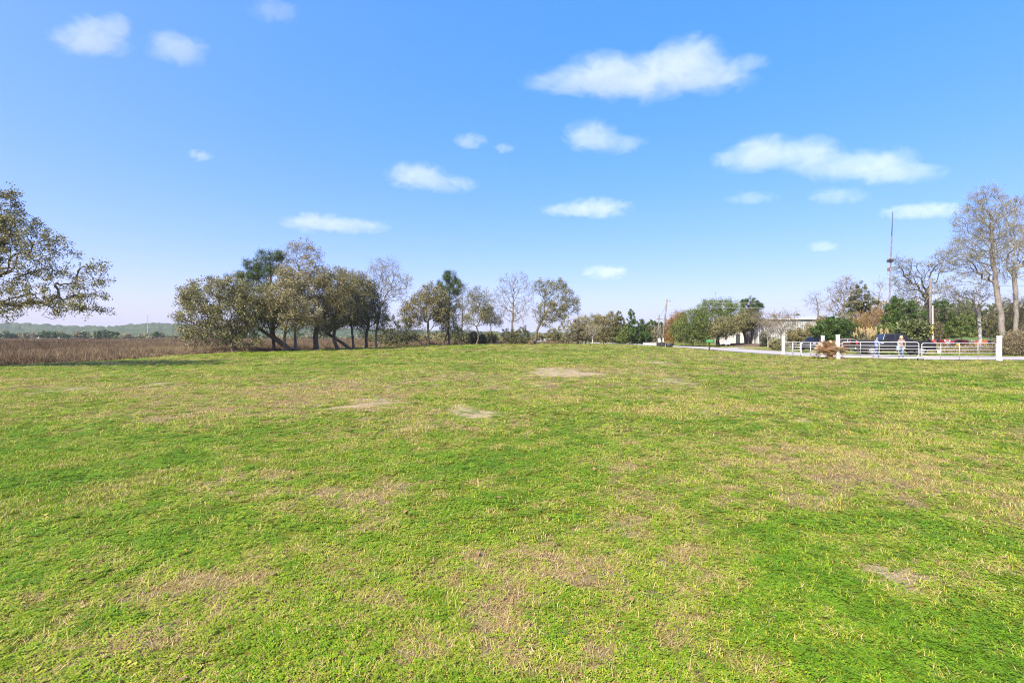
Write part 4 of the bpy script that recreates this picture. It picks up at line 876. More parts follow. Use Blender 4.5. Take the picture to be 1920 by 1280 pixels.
vehicle('parked_car', 'maroon car half hidden behind the post of the long gate', 'car', (sx, sy, hz(sx, sy)), R(150), SE_BODY, SE_CAB, SE_WIN, (-1.35, 1.38), .31, .88, .62, MAROON, 'sedan')
sx, sy = (1024 - 960) / F * 106, 106
vehicle('parked_car', 'small pale car parked far off beyond the crest of the lawn', 'car', (sx, sy, hz(sx, sy) + .02), R(200), SE_BODY, SE_CAB, SE_WIN, (-1.35, 1.38), .31, .88, .62, SILV, 'sedan')

def tractor(label, px, d, rz, col, sc_=1.0):
    x = (px - 960) / F * d; o = empty('tractor', (x, d, hz(x, d)), rz, label, 'tractor', 'old tractors behind the right gate'); o.scale = (sc_,) * 3
    def hoodt(t):
        for v in t.verts: v.co.y *= 1 - .25 * max(0, (v.co.z - 1.25)) * 2
    MB().prism([(.1, 1.0), (.1, 1.52), (.4, 1.58), (1.35, 1.50), (1.55, 1.38), (1.58, .95), (1.4, .9)], -.3, .3, .04, hoodt).build('hood', col, o)
    MB().box((1.585, 0, 1.18), (.03, .46, .36), None, .01).build('grille', TGREY, o)
    MB().box((.2, 0, .78), (2.4, .34, .34), None, .03).build('chassis', TGREY, o)
    st = MB().box((-.75, 0, 1.12), (.45, .46, .10), None, .04); st.box((-.98, 0, 1.35), (.1, .46, .42), Matrix.Rotation(R(-12), 3, 'Y'), .04); st.build('seat', PLAST, o)
    for s in (1, -1):
        fd = MB(); A = [(-.75 + .78 * math.cos(a), .74 + .78 * math.sin(a)) for a in np.linspace(R(25), R(150), 9)]
        for (x0, z0), (x1, z1) in zip(A[:-1], A[1:]): fd.quad((x0, s * .42, z0), (x1, s * .42, z1), (x1, s * .86, z1), (x0, s * .86, z0)).quad((x0, s * .42, z0 - .02), (x1, s * .42, z1 - .02), (x1, s * .86, z1 - .02), (x0, s * .86, z0 - .02))
        fd.build('fender', col, o); wheel(o, -.75, s * .66, .70, .34, YEL if col is not TORANGE else TGREY)
        wheel(o, 1.2, s * .62, .38, .2, YEL if col is not TORANGE else TGREY)
        MB().box((1.5, s * .24, 1.42), (.08, .12, .12), None, .02).build('headlight', CLEARL, o)
    MB().tube([(-.05, 0, 1.3), (-.25, 0, 1.66)], .025, 6).build('steering_column', TGREY, o)
    cx = Matrix.Rotation(R(-30), 3, 'Y'); MB().tube([Vector((-.26, 0, 1.67)) + cx @ Vector((.19 * math.cos(a), .19 * math.sin(a), 0)) for a in np.linspace(0, 2 * math.pi, 16, endpoint=False)], .016, 6, closed=True).build('steering_wheel', PLAST, o)
    MB().tube([(.95, .16, 1.5), (.95, .16, 2.15)], .035, 8).build('exhaust_pipe', RUST, o)
    return o
tractor('red tractor with yellow wheels nearest the utility pole', 1765, 52, R(250), TRED, .86)
tractor('red tractor seen side on behind the middle of the right gate', 1793, 52, R(8), TRED, .86)
tractor('rusty orange tractor just left of the rightmost gate post', 1853, 50, R(160), TORANGE, .84)
bx, by = ground_pt(1761, 664)
bo = empty('bucket', (bx, by, hz(bx, by)), 0, 'white bucket standing in the grass behind the right gate', 'bucket')
MB().tube([(0, 0, 0), (0, 0, .36)], [.13, .16], 14).build('pail', WHITE, bo, True); MB().tube([(.16 * math.cos(a), 0, .34 + .14 * math.sin(a)) for a in np.linspace(0, math.pi, 9)], .006, 5).build('handle', TGREY, bo)

# ------------------------------------------------------------------ people
SKIN = paint('skin', (.52, .33, .24), .55, var=.06); JEAN = paint('blue_denim', (.055, .085, .19), .9, var=.25, scale=30); JEANL = paint('light_denim', (.11, .16, .27), .9, var=.2, scale=30)
SHIRT = paint('pale_blue_shirt', (.17, .22, .40), .85, var=.25, scale=7); TANJ = paint('tan_jacket', (.22, .165, .14), .85, var=.2, scale=9); HAIRD = paint('dark_hair', (.025, .017, .013), .5, var=.3); HAIRB = paint('blond_hair', (.40, .27, .13), .5, var=.25, scale=25)
BAGM = paint('pale_blue_bag', (.28, .38, .46), .7); SHOE = paint('dark_shoe', (.03, .03, .035), .7); PAPER = paint('white_paper', (.8, .8, .8), .8, var=.03); LIP = paint('lips', (.40, .15, .13), .5); EYE = paint('eye', (.03, .025, .02), .3)
def person(label, loc, rz, J, shirt, jean, shoe, hair_mat, hair, sleeve=True, hem=.88):
    """J: joint -> (x,y,z); the body looks along +x. One skinned mesh, clothed by height and limb."""
    o = empty('person', loc, rz, label, 'person', 'people behind the long gate')
    V, E, Rd = [], [], []
    def add(p, r, par=None):
        V.append(p); Rd.append(r if isinstance(r, tuple) else (r, r)); i = len(V) - 1
        if par is not None: E.append((par, i))
        return i
    pel = add(J['pelvis'], (.135, .115)); wst = add(J['waist'], (.12, .10), pel); chs = add(J['chest'], (.155, .115), wst); nk0 = add(J['neck0'], (.075, .07), chs); nk = add(J['neck'], .05, nk0)
    h1 = add(J['head1'], (.068, .075), nk); h2 = add(J['head2'], (.085, .098), h1); h3 = add(J['head3'], (.06, .07), h2)
    nose = add(tuple(np.array(J['head1']) + (.095, 0, .02)), .016, h1)
    for s in ('l', 'r'):
        sh = add(J['sh_' + s], .062, chs); el = add(J['el_' + s], .044, sh); wr = add(J['wr_' + s], .030, el)
        wp = np.array(J['wr_' + s]); fd = wp - np.array(J['el_' + s]); fd = fd / np.linalg.norm(fd); sd_ = np.cross(fd, (0, 0, 1.0)); sd_ = sd_ / (np.linalg.norm(sd_) + 1e-6); dn_ = np.cross(sd_, fd)
        pm = add(tuple(wp + fd * .06), (.034, .018), wr)
        for q, (off, ln) in enumerate(((-.026, .062), (-.009, .074), (.009, .070), (.026, .056))):
            a = add(tuple(wp + fd * .10 + sd_ * off), .0095, pm); b = add(tuple(wp + fd * (.10 + ln * .5) + sd_ * off - dn_ * .012), .0088, a); add(tuple(wp + fd * (.10 + ln * .8) + sd_ * off - dn_ * .035), .008, b)
        a = add(tuple(wp + fd * .05 + sd_ * -.042), .0105, pm); add(tuple(wp + fd * .09 + sd_ * -.058 - dn_ * .01), .0095, a)
        hp = add(J['hip_' + s], (.088, .095), pel); kn = add(J['kn_' + s], .060, hp); an = add(J['an_' + s], .042, kn)
        hl = add(tuple(np.array(J['an_' + s]) + (.02, 0, -.045)), (.042, .035), an); add(tuple(np.array(J['an_' + s]) + (.17, 0, -.055)), (.036, .026), hl)
    me = bpy.data.meshes.new('body'); me.from_pydata(V, E, []); ob = bpy.data.objects.new('body_tmp', me); C.objects.link(ob)
    sk = ob.modifiers.new('s', 'SKIN'); sk.use_smooth_shade = True
    for i, r in enumerate(Rd): me.skin_vertices[0].data[i].radius = r
    for i in range(len(V)): me.skin_vertices[0].data[i].use_root = (i == 0)
    sb = ob.modifiers.new('d', 'SUBSURF'); sb.levels = sb.render_levels = 2
    dg = bpy.context.evaluated_depsgraph_get(); m2 = bpy.data.meshes.new_from_object(ob.evaluated_get(dg)); bpy.data.objects.remove(ob); bpy.data.meshes.remove(me)
    m2.materials.clear()
    for m_ in (shirt, jean, SKIN, shoe): m2.materials.append(m_)
    wr_ = [np.array(J['wr_l']), np.array(J['wr_r'])]; el_ = [np.array(J['el_l']), np.array(J['el_r'])]; an_ = [np.array(J['an_l']), np.array(J['an_r'])]
    for f_ in m2.polygons:
        c = np.array(f_.center); k = 0
        if c[2] < hem: k = 1
        if min(np.linalg.norm(c - a) for a in an_) < .085 and c[2] < max(a[2] for a in an_) or c[2] < .09: k = 3
        if c[2] > J['neck'][2] - .02: k = 2
        for w_, e_ in zip(wr_, el_):
            dd = np.linalg.norm(c - w_); ax = (w_ - e_) / np.linalg.norm(w_ - e_); along = (c - w_) @ ax
            rad = np.linalg.norm(c - e_ - ax * ((c - e_) @ ax)); la = np.linalg.norm(w_ - e_)
            if rad < .10 and -.0 < along < .25: k = 2
            elif rad < .075 and -la < along <= 0 and k == 1: k = 0
        f_.material_index = k
    link('body', m2, None, o)
    hd = np.array(J['head2'])
    hb = MB()
    for c, r in hair: hb.sphere(tuple(hd + np.array(c)), r, 14)
    hb.build('hair', hair_mat, o, True)
    for s in (-1, 1):
        MB().sphere(tuple(hd + (.090, .034 * s, -.015)), (.010, .014, .009), 8).build('eye', EYE, o, True)
        MB().sphere(tuple(hd + (.0, .092 * s, -.03)), (.022, .012, .032), 8).build('ear', SKIN, o, True)
    MB().sphere(tuple(hd + (.082, 0, -.085)), (.012, .026, .008), 8).build('mouth', LIP, o, True)
    return o
base = dict(pelvis=(0, 0, .90), waist=(0, 0, 1.05), chest=(.01, 0, 1.24), neck0=(0, 0, 1.37), neck=(.01, 0, 1.43), head1=(.03, 0, 1.49), head2=(.02, 0, 1.565), head3=(.01, 0, 1.635))
J1 = dict(base); J1.update(sh_l=(0, .175, 1.33), el_l=(.05, .22, 1.08), wr_l=(.24, .15, 1.10), sh_r=(0, -.175, 1.33), el_r=(.06, -.22, 1.08), wr_r=(.26, -.13, 1.13),
    hip_l=(0, .09, .84), kn_l=(.14, .10, .48), an_l=(.20, .10, .085), hip_r=(0, -.09, .84), kn_r=(-.04, -.10, .47), an_r=(-.28, -.10, .095))
px_, py_ = (1643 - 960) / F * 37.0, 37.0; gz1 = hz(px_, py_) + .07
p1 = person('person with dark hair in a pale blue shirt and dark jeans holding papers', (px_, py_, gz1), R(-12), J1, SHIRT, JEAN, SHOE, HAIRD, [((-.03, 0, .035), (.105, .098, .095)), ((-.075, 0, -.05), (.06, .085, .11))], hem=.93)
pp = empty('paper_sheet', Vector((px_, py_, gz1)) + Matrix.Rotation(R(-12), 3, 'Z') @ Vector((.38, 0, 1.14)), R(-12), 'white sheet of paper held by the person in the blue shirt', 'paper')
MB().box((0, 0, 0), (.20, .28, .004), Matrix.Rotation(R(-25), 3, 'Y')).build('sheet', PAPER, pp)
J2 = dict(base); J2.update(sh_l=(0, .165, 1.33), el_l=(-.02, .24, 1.07), wr_l=(.05, .22, .85), sh_r=(0, -.165, 1.33), el_r=(.02, -.22, 1.08), wr_r=(.16, -.12, 1.02),
    hip_l=(0, .085, .84), kn_l=(.05, .09, .47), an_l=(.0, .10, .085), hip_r=(0, -.085, .84), kn_r=(.03, -.09, .47), an_r=(.05, -.10, .085))
px_, py_ = (1690 - 960) / F * 35.3, 35.3; gz2 = hz(px_, py_) + .07
p2 = person('person with blond hair in a tan jacket and light blue jeans', (px_, py_, gz2), R(215), J2, TANJ, JEANL, SHOE, HAIRB, [((-.025, 0, .035), (.112, .104, .10)), ((-.07, 0, -.09), (.065, .10, .16)), ((-.02, .085, -.06), (.06, .03, .11)), ((-.02, -.085, -.06), (.06, .03, .11))], hem=.86)
hb_ = Vector((px_, py_, gz2)) + Matrix.Rotation(R(215), 3, 'Z') @ Vector((.07, -.30, .70)); hb_ = Vector((px_ - .30, py_ - .12, gz2 + .62))
bo = empty('hand_bag', hb_, R(20), 'pale blue bag hanging at the side of the blond person', 'bag')
MB().prism([(-.16, 0), (.16, 0), (.14, .30), (-.14, .30)], -.05, .05, .02).build('pouch', BAGM, bo); MB().tube([(-.09, 0, .29), (-.07, 0, .46), (.07, 0, .46), (.09, 0, .29)], .010, 6).build('strap', BAGM, bo)

# ------------------------------------------------------------------ dry palm and pampas grass
DRYF = leafmat('dry_frond', [(0, (.40, .23, .09)), (.35, (.55, .37, .18)), (.7, (.66, .52, .31)), (1, (.74, .66, .48))], rough=.8, spec=.1, trans=.42)
PLM = leafmat('pampas_plume', [(0, (.42, .30, .13)), (.5, (.60, .46, .24)), (1, (.74, .62, .40))], rough=.9, spec=.1, trans=.4)
PGL = leafmat('pampas_leaf', [(0, (.09, .12, .03)), (.5, (.20, .20, .06)), (1, (.38, .32, .14))], rough=.7, spec=.2, trans=.25)
rng = np.random.default_rng(5)
def frond_mesh(seed, L=1.2):
    rg_ = np.random.default_rng(seed); n = 26; V, Q, A = [], [], []
    rise, droop = rg_.uniform(.25, .6), rg_.uniform(.5, 1.1)
    P = lambda s: np.array([L * s, 0, L * (rise * s - droop * .6 * s * s)])
    tone = rg_.random() * .6
    for i in range(n):
        s = (i + 2) / (n + 2); p = P(s); w_ = .24 * math.sin(math.pi * min(1, s * .92 + .08)) * L + .03
        for sg in (1, -1):
            tip = p + np.array([.10 * L, sg * w_, .05 - .10 * rg_.random()]); k = len(V); t_ = np.array([.05, 0, 0])
            V += [p - t_, p + t_, tip]; Q.append((k, k + 1, k + 2)); A += [min(1, tone + rg_.random() * .4)] * 3
    for i in range(8):
        a, b = P(i / 8), P((i + 1) / 8); k = len(V); V += [a + (0, -.012, 0), a + (0, .012, 0), b + (0, .010, 0), b + (0, -.010, 0)]; Q.append((k, k + 1, k + 2)); Q.append((k, k + 2, k + 3)); A += [tone] * 4
    m_ = mesh_np('frond', np.array(V), np.array(Q), {'r': np.array(A)}); m_.materials.append(DRYF); return m_
FM = [frond_mesh(s) for s in range(6)]
sxp, syp = ground_pt(1556, 672); sg = empty('sago_palm', (sxp, syp, hz(sxp, syp)), 0, 'dry tan sago palm at the foot of the white posts', 'palm')
MB().tube([(0, 0, -.05), (0, 0, .2), (0, 0, .38)], [.19, .2, .12], 12).build('trunk', BARK['oak'], sg)
for k in range(80):
    f_ = link('frond', FM[k % 6], None, sg); f_.location = (0, 0, .22 + .18 * rng.random()); f_.rotation_euler = (rng.normal(0, .15), -rng.uniform(-.15, 1.15), k * 2.399 + rng.normal(0, .2)); s_ = rng.uniform(.75, 1.15); f_.scale = (s_,) * 3
def plume_mesh(seed):
    rg_ = np.random.default_rng(seed); n = 120; s = rg_.random(n); c = np.stack([.04 * rg_.normal(size=n) * np.sin(np.pi * s) + .12 * s * s, .04 * rg_.normal(size=n) * np.sin(np.pi * s), .5 * s], 1)
    u = unit(rg_, n); u[:, 2] = np.abs(u[:, 2]) + .9; u /= np.linalg.norm(u, axis=1)[:, None]; v = np.cross(u, unit(rg_, n)); v /= np.linalg.norm(v, axis=1)[:, None]
    V = np.stack([c - u * .07, c + v * .015, c + u * .07, c - v * .015], 1).reshape(-1, 3); st = np.array([(-.006, 0, -1.5), (.006, 0, -1.5), (.006, 0, 0), (-.006, 0, 0)])
    m_ = mesh_np('plume', np.concatenate([V, st]), np.arange(n * 4 + 4).reshape(-1, 4), {'r': np.concatenate([np.repeat(rg_.random(n), 4), np.zeros(4)])}); m_.materials.append(PLM); return m_
PM = [plume_mesh(s) for s in range(5)]
for q, (px, d, ns, lab) in enumerate(((1618, 49, 16, 'pampas grass clump with golden plumes, left of the pair'), (1645, 50, 20, 'pampas grass clump with golden plumes, right of the pair behind the pickup bed'))):
    x = (px - 960) / F * d; pg = empty('pampas_grass', (x, d, hz(x, d)), 0, lab, 'grass clump', 'pampas grass clumps')
    n = 900; yaw = rng.uniform(0, 6.28, n); V, Q, A = [], [], []
    for i in range(n):
        L = rng.uniform(.9, 1.9); out = rng.uniform(.2, 1.25); dx, dy = math.cos(yaw[i]), math.sin(yaw[i]); r0 = rng.random() * .35; k = len(V); wv = np.array([-dy, dx, 0]) * .012
        pts = [np.array([dx * (r0 + out * s * s), dy * (r0 + out * s * s), L * (s - .35 * s ** 3 * out)]) for s in (0, .4, .75, 1)]
        for j, p in enumerate(pts): V += [p - wv * (1 - j * .28), p + wv * (1 - j * .28)]
        for j in range(3): Q.append((k + 2 * j, k + 2 * j + 1, k + 2 * j + 3, k + 2 * j + 2))
        A += [rng.random()] * 8
    m_ = mesh_np('leaves', np.array(V), np.array(Q), {'r': np.array(A)}); link('leaves', m_, PGL, pg)
    for i in range(ns):
        f_ = link('plume', PM[i % 5], None, pg); a = rng.uniform(0, 6.28); r_ = rng.random() ** .5 * 1.0; f_.location = (math.cos(a) * r_, math.sin(a) * r_, rng.uniform(1.55, 2.15)); f_.rotation_euler = (rng.normal(0, .12), rng.normal(0, .12), rng.uniform(0, 6.28))

# dry weeds around the tractors and along the far verge
rngw = np.random.default_rng(8); n = 15000; X = rngw.uniform(40, 60, n); Y = rngw.uniform(45.5, 58, n); c = np.stack([X, Y, height(X, Y) + rngw.random(n) * .85 * (.4 + fbm(X / 2, Y / 2, 3, 3))], 1)
u = unit(rngw, n); u[:, 2] = np.abs(u[:, 2]) + 1.0; u /= np.linalg.norm(u, axis=1)[:, None]
tag(leaf_quads('dry_weeds', c, .16, .018, rngw, LM['brush'], None, u), 'tall dry brown weeds around the tractors', 'weeds', kind='stuff')

# ------------------------------------------------------------------ metal building
t = NT('metal_siding'); P = t.coord(); n_ = t.noise(1.3, 5, .6, P); t.L(t.ramp(n_, [(.3, (.26, .27, .255)), (.7, (.38, .38, .355))]), t.b.inputs['Base Color']); t.set(Roughness=.5, Metallic=.1); SIDING = t.m
GREYM = paint('roof_metal', (.40, .41, .42), .5, .3); DOORD = paint('dark_opening', (.04, .045, .05), .6); CREAM = paint('cream_siding', (.50, .48, .42), .6, var=.06)
def ribbed(w_, h_, pitch=.30, depth=.045):
    n = int(round(w_ / pitch)); p = []
    for i in range(n): x = i * pitch; p += [(x, 0), (x + pitch * .62, 0), (x + pitch * .70, -depth), (x + pitch * .92, -depth)]
    p.append((n * pitch, 0)); V = [(x, y, z) for z in (0, h_) for x, y in p]; m = len(p); i = np.arange(m - 1)
    return mesh_np('wall_panel', np.array(V), np.stack([i, i + 1, i + m + 1, i + m], 1))
bx0, bd = (1422 - 960) / F * 86, 86.0; bh = 4.72
bl = empty('metal_building', (bx0, bd, hz(bx0 + 8, bd)), 0, 'long pale metal sided building with vertical ribs behind the grove', 'building')
RP = ribbed(.9, bh); RP.materials.append(SIDING)
for i in range(22): o = link('wall_panel', RP, None, bl); o.location = (i * .9, 0, 0)
RS = ribbed(.9, bh)
for i in range(14): o = link('wall_panel', RP, None, bl); o.location = (0, .9 + i * .9, 0); o.rotation_euler = (0, 0, R(-90))
MB().prism([(-.3, bh - .02), (20.1, bh - .02), (20.1, bh + .14), (-.3, bh + .14)], -.35, -.22).build('fascia', WHITE, bl)
MB().quad((-.3, -.22, bh + .13), (20.1, -.22, bh + .13), (20.1, 6.6, bh + .9), (-.3, 6.6, bh + .9)).quad((-.3, 6.6, bh + .9), (20.1, 6.6, bh + .9), (20.1, 13.4, bh + .13), (-.3, 13.4, bh + .13)).build('roof', GREYM, bl)
MB().box((-.05, -.06, bh / 2), (.12, .12, bh), None, .01).build('corner_trim', WHITE, bl)
MB().tube([(.35, -.12, 0), (.35, -.12, bh)], .05, 8).build('downpipe', WHITE, bl)
ax0 = (1362 - 960) / F * 88
an_ = empty('low_annex', (ax0, 87.6, hz(ax0, 88)), 0, 'low cream annex with dark doorways left of the ribbed metal wall', 'building')
AW = bx0 - ax0 - .05
segs = [(0, 1.55), (2.35, 3.0), (3.85, AW)]
for a_, b_ in segs: MB().box(((a_ + b_) / 2, .1, 1.45), (b_ - a_, .2, 2.9)).build('wall', CREAM, an_)
for a_, b_ in ((1.55, 2.35), (3.0, 3.85)):
    MB().box(((a_ + b_) / 2, .16, 1.05), (b_ - a_ - .01, .06, 2.1)).build('door', DOORD, an_); MB().box(((a_ + b_) / 2, .1, 2.51), (b_ - a_ - .006, .19, .78)).build('wall', CREAM, an_)
MB().box((AW / 2, 2.2, 2.98), (AW + .3, 5.2, .12), None, .01).build('roof', GREYM, an_); MB().box((AW / 2, 4.4, 1.45), (AW, .2, 2.9)).build('wall', CREAM, an_)
MB().box((.1, 2.25, 1.45), (.2, 4.08, 2.9)).build('wall', CREAM, an_)

# ------------------------------------------------------------------ roadside objects
mx_, my_ = 23.05, 56.5; mo = empty('mailbox', (mx_, my_, hz(mx_, my_)), R(90), 'green mailbox on a dark post at the near edge of the road', 'mailbox')
MB().box((0, 0, .45), (.12, .12, 1.0), None, .01).build('post', paint('dark_post', (.035, .028, .024), .8), mo)
MB().prism([(-.17, .92), (.17, .92), (.17, 1.10), (.12, 1.2), (0, 1.25), (-.12, 1.2), (-.17, 1.10)], -.34, .34, .012).build('box', GREENP, mo)
MB().box((0, -.352, 1.06), (.30, .012, .24), None, .004).build('door', GREENP, mo); MB().box((.19, -.1, 1.16), (.015, .05, .22)).build('flag', REDL, mo)
sx, sy = (1364 - 960) / F * 72, 72; so_ = empty('sign', (sx, sy, hz(sx, sy)), 0, 'small white sign board in front of the grove', 'sign')
for s in (-.34, .34): MB().box((s, .03, .5), (.05, .05, 1.1)).build('leg', WOODP, so_)
MB().box((0, 0, .78), (.84, .03, .58), None, .006).build('board', WHITE, so_); MB().box((0, -.018, .93), (.72, .006, .18)).build('band', paint('grey_green_print', (.30, .38, .36), .7), so_)
MB().box((.03, -.018, .68), (.48, .006, .05)).build('print_line', paint('grey_print', (.22, .22, .24), .7), so_)
def pole(label, px, d, h, lean, r, extra):
    x = (px - 960) / F * d; o = empty('utility_pole', (x, d, hz(x, d)), 0, label, 'pole', 'wooden utility poles')
    MB().tube([(0, 0, -.2), (lean * .5, 0, h / 2), (lean, 0, h)], [r, r * .88, r * .74], 12).build('shaft', WOODP, o, True); extra(o, h, lean); return o, Vector((x + lean, d, hz(x, d) + h))
def ex1(o, h, l):
    MB().tube([(l, 0, h - .35), (l + .3, 0, h - .15), (l + .42, 0, h - .2)], .025, 6).build('lamp_bracket', TGREY, o); MB().sphere((l + .44, 0, h - .27), (.10, .10, .09), 10).build('lamp_head', TGREY, o, True)
    MB().box((.16, -.12, 1.0), (.16, .12, .55), None, .02).build('meter_box', WHITE, o); MB().tube([(.10, -.1, 1.2), (.10 + l * .2, -.1, 2.4)], .02, 6).build('conduit', TGREY, o)
def ex2(o, h, l):
    MB().box((l, -.02, h - .9), (1.5, .09, .11)).build('crossarm', WOODP, o)
    for s in (-.6, 0, .6): MB().tube([(l + s, -.02, h - .84), (l + s, -.02, h - .66)], [.03, .045], 8).build('insulator', CLEARL, o)
def ex3(o, h, l):
    MB().tube([(.24, -.05, -.1), (.24 + l * .4, -.05, h * .62)], .055, 10).build('conduit', WHITE, o)
    for s in (1.0, .55): MB().tube([(l, -.05, h - s), (l + .34, -.1, h - s + .05)], .025, 6).build('insulator_arm', TGREY, o)
    MB().tube([(l + .32, -.1, h - 1.3), (l + .32, -.1, h - .85)], .09, 10).build('cutout', TGREY, o)
    MB().tube([(-.02, -.1, 2.0), (-.02, -.1, 2.9)], [.19, .19], 10).build('marker_sleeve', YEL, o)
pA, tA = pole('near utility pole with a small lamp bracket at its top', 1241, 70, 6.9, .75, .13, ex1)
pB, tB = pole('tall utility pole with a white conduit beside the pickup bonnet', 1745, 60, 8.8, -.05, .17, ex3)
pC, tC = pole('farther utility pole standing left of the near one', 1233, 106, 6.4, .35, .14, ex2)
pD, tD = pole('farthest slim pole between the other two roadside poles', 1237, 112, 4.4, .1, .09, lambda o, h, l: MB().box((l, 0, h - .3), (.5, .08, .08)).build('crossarm', WOODP, o))
def wire(label, A, B, sag, r, mat=WIREM):
    pts = [A.lerp(B, i / 16) - Vector((0, 0, sag * 4 * (i / 16) * (1 - i / 16))) for i in range(17)]
    o = MB().tube(pts, r, 5).build('power_line', mat); tag(o, label, 'wire', 'overhead wires'); return o
wire('upper overhead wire between the near and the tall utility poles', tA - Vector((0, 0, .1)), tB - Vector((0, 0, .5)), 1.25, .012)
wire('lower overhead wire crossing in front of the roadside grove', tA - Vector((0, 0, .75)), tB - Vector((0, 0, 1.6)), 1.15, .014)
wire('overhead wire between the near pole and the farther pole', tA - Vector((0, 0, .3)), tC - Vector((0, 0, .3)), .5, .015, WIRED)
wire('overhead wire running right from the tall utility pole', tB - Vector((0, 0, .6)), Vector((85, 52, 8.6)), .8, .015, WIRED)
gA, gB = Vector(tB) - Vector((0, 0, 1.9)), Vector(((1679 - 960) / F * 56, 56, hz((1679 - 960) / F * 56, 56))); gw = MB().tube([gA, gB], .016, 6).build('guy_wire', WIREM)
tag(gw, 'slanting guy wire bracing the tall utility pole', 'wire'); MB().tube([gA.lerp(gB, .55), gA.lerp(gB, .99)], .04, 8).build('guard_sleeve', paint('pale_green_sleeve', (.42, .46, .22), .6), gw)
# culvert wall, black barrier, utility pedestal
x0, x1 = (1206 - 960) / F * 92, (1231 - 960) / F * 92; cw = empty('culvert_wall', ((x0 + x1) / 2, 92, hz((x0 + x1) / 2, 92)), 0, 'low white concrete culvert wall beside the far road', 'wall')
MB().box((0, 0, .2), (x1 - x0, .25, .45), None, .02).build('wall_slab', CONC, cw); MB().box((0, 0, .46), (x1 - x0 + .1, .36, .1), None, .02).build('coping', CONC, cw)
x0, x1 = (1231 - 960) / F * 74, (1247 - 960) / F * 74; bb = empty('black_barrier', ((x0 + x1) / 2, 74, hz((x0 + x1) / 2, 74)), 0, 'low black barrier left of the near utility pole foot', 'barrier')
for i in range(4): MB().box((-.5 + i * .333, 0, .33), (.31, .16, .66), None, .05).build('panel', PLAST, bb)
MB().box((0, .0, .05), (1.5, .34, .1), None, .02).build('foot', PLAST, bb)
x0 = (1255 - 960) / F * 71; dr_ = empty('black_drum', (x0, 71, hz(x0, 71)), 0, 'black drum lying right of the near utility pole foot', 'drum')
MB().tube([(-.42, 0, .30), (-.40, 0, .30), (.40, 0, .30), (.42, 0, .30)], [.24, .30, .30, .24], 18).build('barrel', PLAST, dr_, True)
for s in (-.2, .2): MB().tube([(s - .02, 0, .30), (s + .02, 0, .30)], .315, 18).build('hoop', PLAST, dr_, True)
x0 = (1236 - 960) / F * 96; ub = empty('utility_pedestal', (x0, 96, hz(x0, 96)), 0, 'small white utility pedestal behind the black barrier', 'utility box')
MB().box((0, 0, .6), (.42, .36, 1.2), None, .03).build('cabinet', WHITE, ub); MB().box((0, 0, 1.22), (.48, .42, .06), None, .02).build('lid', WHITE, ub)
x0 = (1447 - 960) / F * 66; wp_ = empty('marker_post', (x0, 66, hz(x0, 66)), 0, 'thin white pole at the end of the mulch bed', 'post')
MB().tube([(0, 0, -.1), (0, 0, 1.9)], .035, 8).build('shaft', WHITE, wp_); MB().tube([(0, 0, 1.2), (-.35, 0, 1.3)], .02, 6).build('arm', WHITE, wp_)

# ------------------------------------------------------------------ masts
def lattice(o, h, w0, w1, m, r, seg=1.1, l=0.0):
    cs = [(math.cos(a), math.sin(a)) for a in (R(90), R(210), R(330))]
    wz = lambda z: w0 + (w1 - w0) * z / h
    for c in cs: MB().tube([(c[0] * w0, c[1] * w0, -.1), (c[0] * w1 + l, c[1] * w1, h)], r, 6).build('leg', m, o)
    b = MB(); z = 0.0; k = 0
    while z + seg < h:
        for i in range(3):
            A, B = cs[i], cs[(i + 1) % 3]; wa, wb = wz(z), wz(z + seg); la, lb = l * z / h, l * (z + seg) / h
            b.tube([(A[0] * wa + la, A[1] * wa, z), (B[0] * wb + lb, B[1] * wb, z + seg)], r * .6, 4, False)
            b.tube([(A[0] * wb + lb, A[1] * wb, z + seg), (B[0] * wb + lb, B[1] * wb, z + seg)], r * .6, 4, False)
        z += seg; k += 1
    b.build('bracing', m, o)
d = 72; x = (1664 - 960) / F * d; k_ = d / F; g_ = hz(x, d); zt = lambda py: CAMZ + (HOR - py) * k_ - g_
ms = empty('antenna_mast', (x, d, g_), 0, 'tall thin antenna mast rising above the trees on the right', 'mast')
lattice(ms, zt(440), .13, .08, RUST, .022, .9, 8 * k_); MB().tube([(8 * k_, 0, zt(440) - .2), (10 * k_, 0, zt(397))], [.06, .045], 8).build('whip_antenna', DKSTEEL, ms, True)
MB().box((2.2 * k_, 0, zt(505)), (.35, .12, .5), None, .02).build('panel_antenna', RUST, ms)
rngn = np.random.default_rng(3); n = 420; u = unit(rngn, n); c = u * np.array([.5, .42, .28]) * rngn.random((n, 1)) ** .4
ne = leaf_quads('bird_nest', c + np.array([0, 0, 0]), .2, .014, rngn, BARK['dark'], None, None); ne.location = (x + 5.4 * k_, d, g_ + zt(489)); tag(ne, 'dark twig nest halfway up the antenna mast', 'nest')
x = (1341 - 960) / F * 120; m2_ = empty('antenna_mast', (x, 120, hz(x, 120)), 0, 'slim far antenna poking above the roadside grove', 'mast')
MB().tube([(0, 0, 0), (0, 0, 12.4)], [.12, .06], 8).build('shaft', TGREY, m2_); MB().sphere((0, 0, 12.5), (.16, .16, .2), 8).build('tip_beacon', TGREY, m2_); MB().box((0, 0, 10.5), (.9, .05, .05)).build('cross_rod', TGREY, m2_)
x = (277 - 960) / F * 520; m3 = empty('transmission_mast', (x, 520, hz(x, 520)), 0, 'pale transmission mast beyond the marsh on the left', 'mast')
MB().tube([(0, 0, 0), (0, 0, 25.5)], [.5, .22], 10).build('shaft', paint('pale_steel', (.30, .31, .32), .5, .3), m3)
for z in (12, 17): MB().box((0, 0, z), (5, .3, .3)).build('crossarm', TGREY, m3)
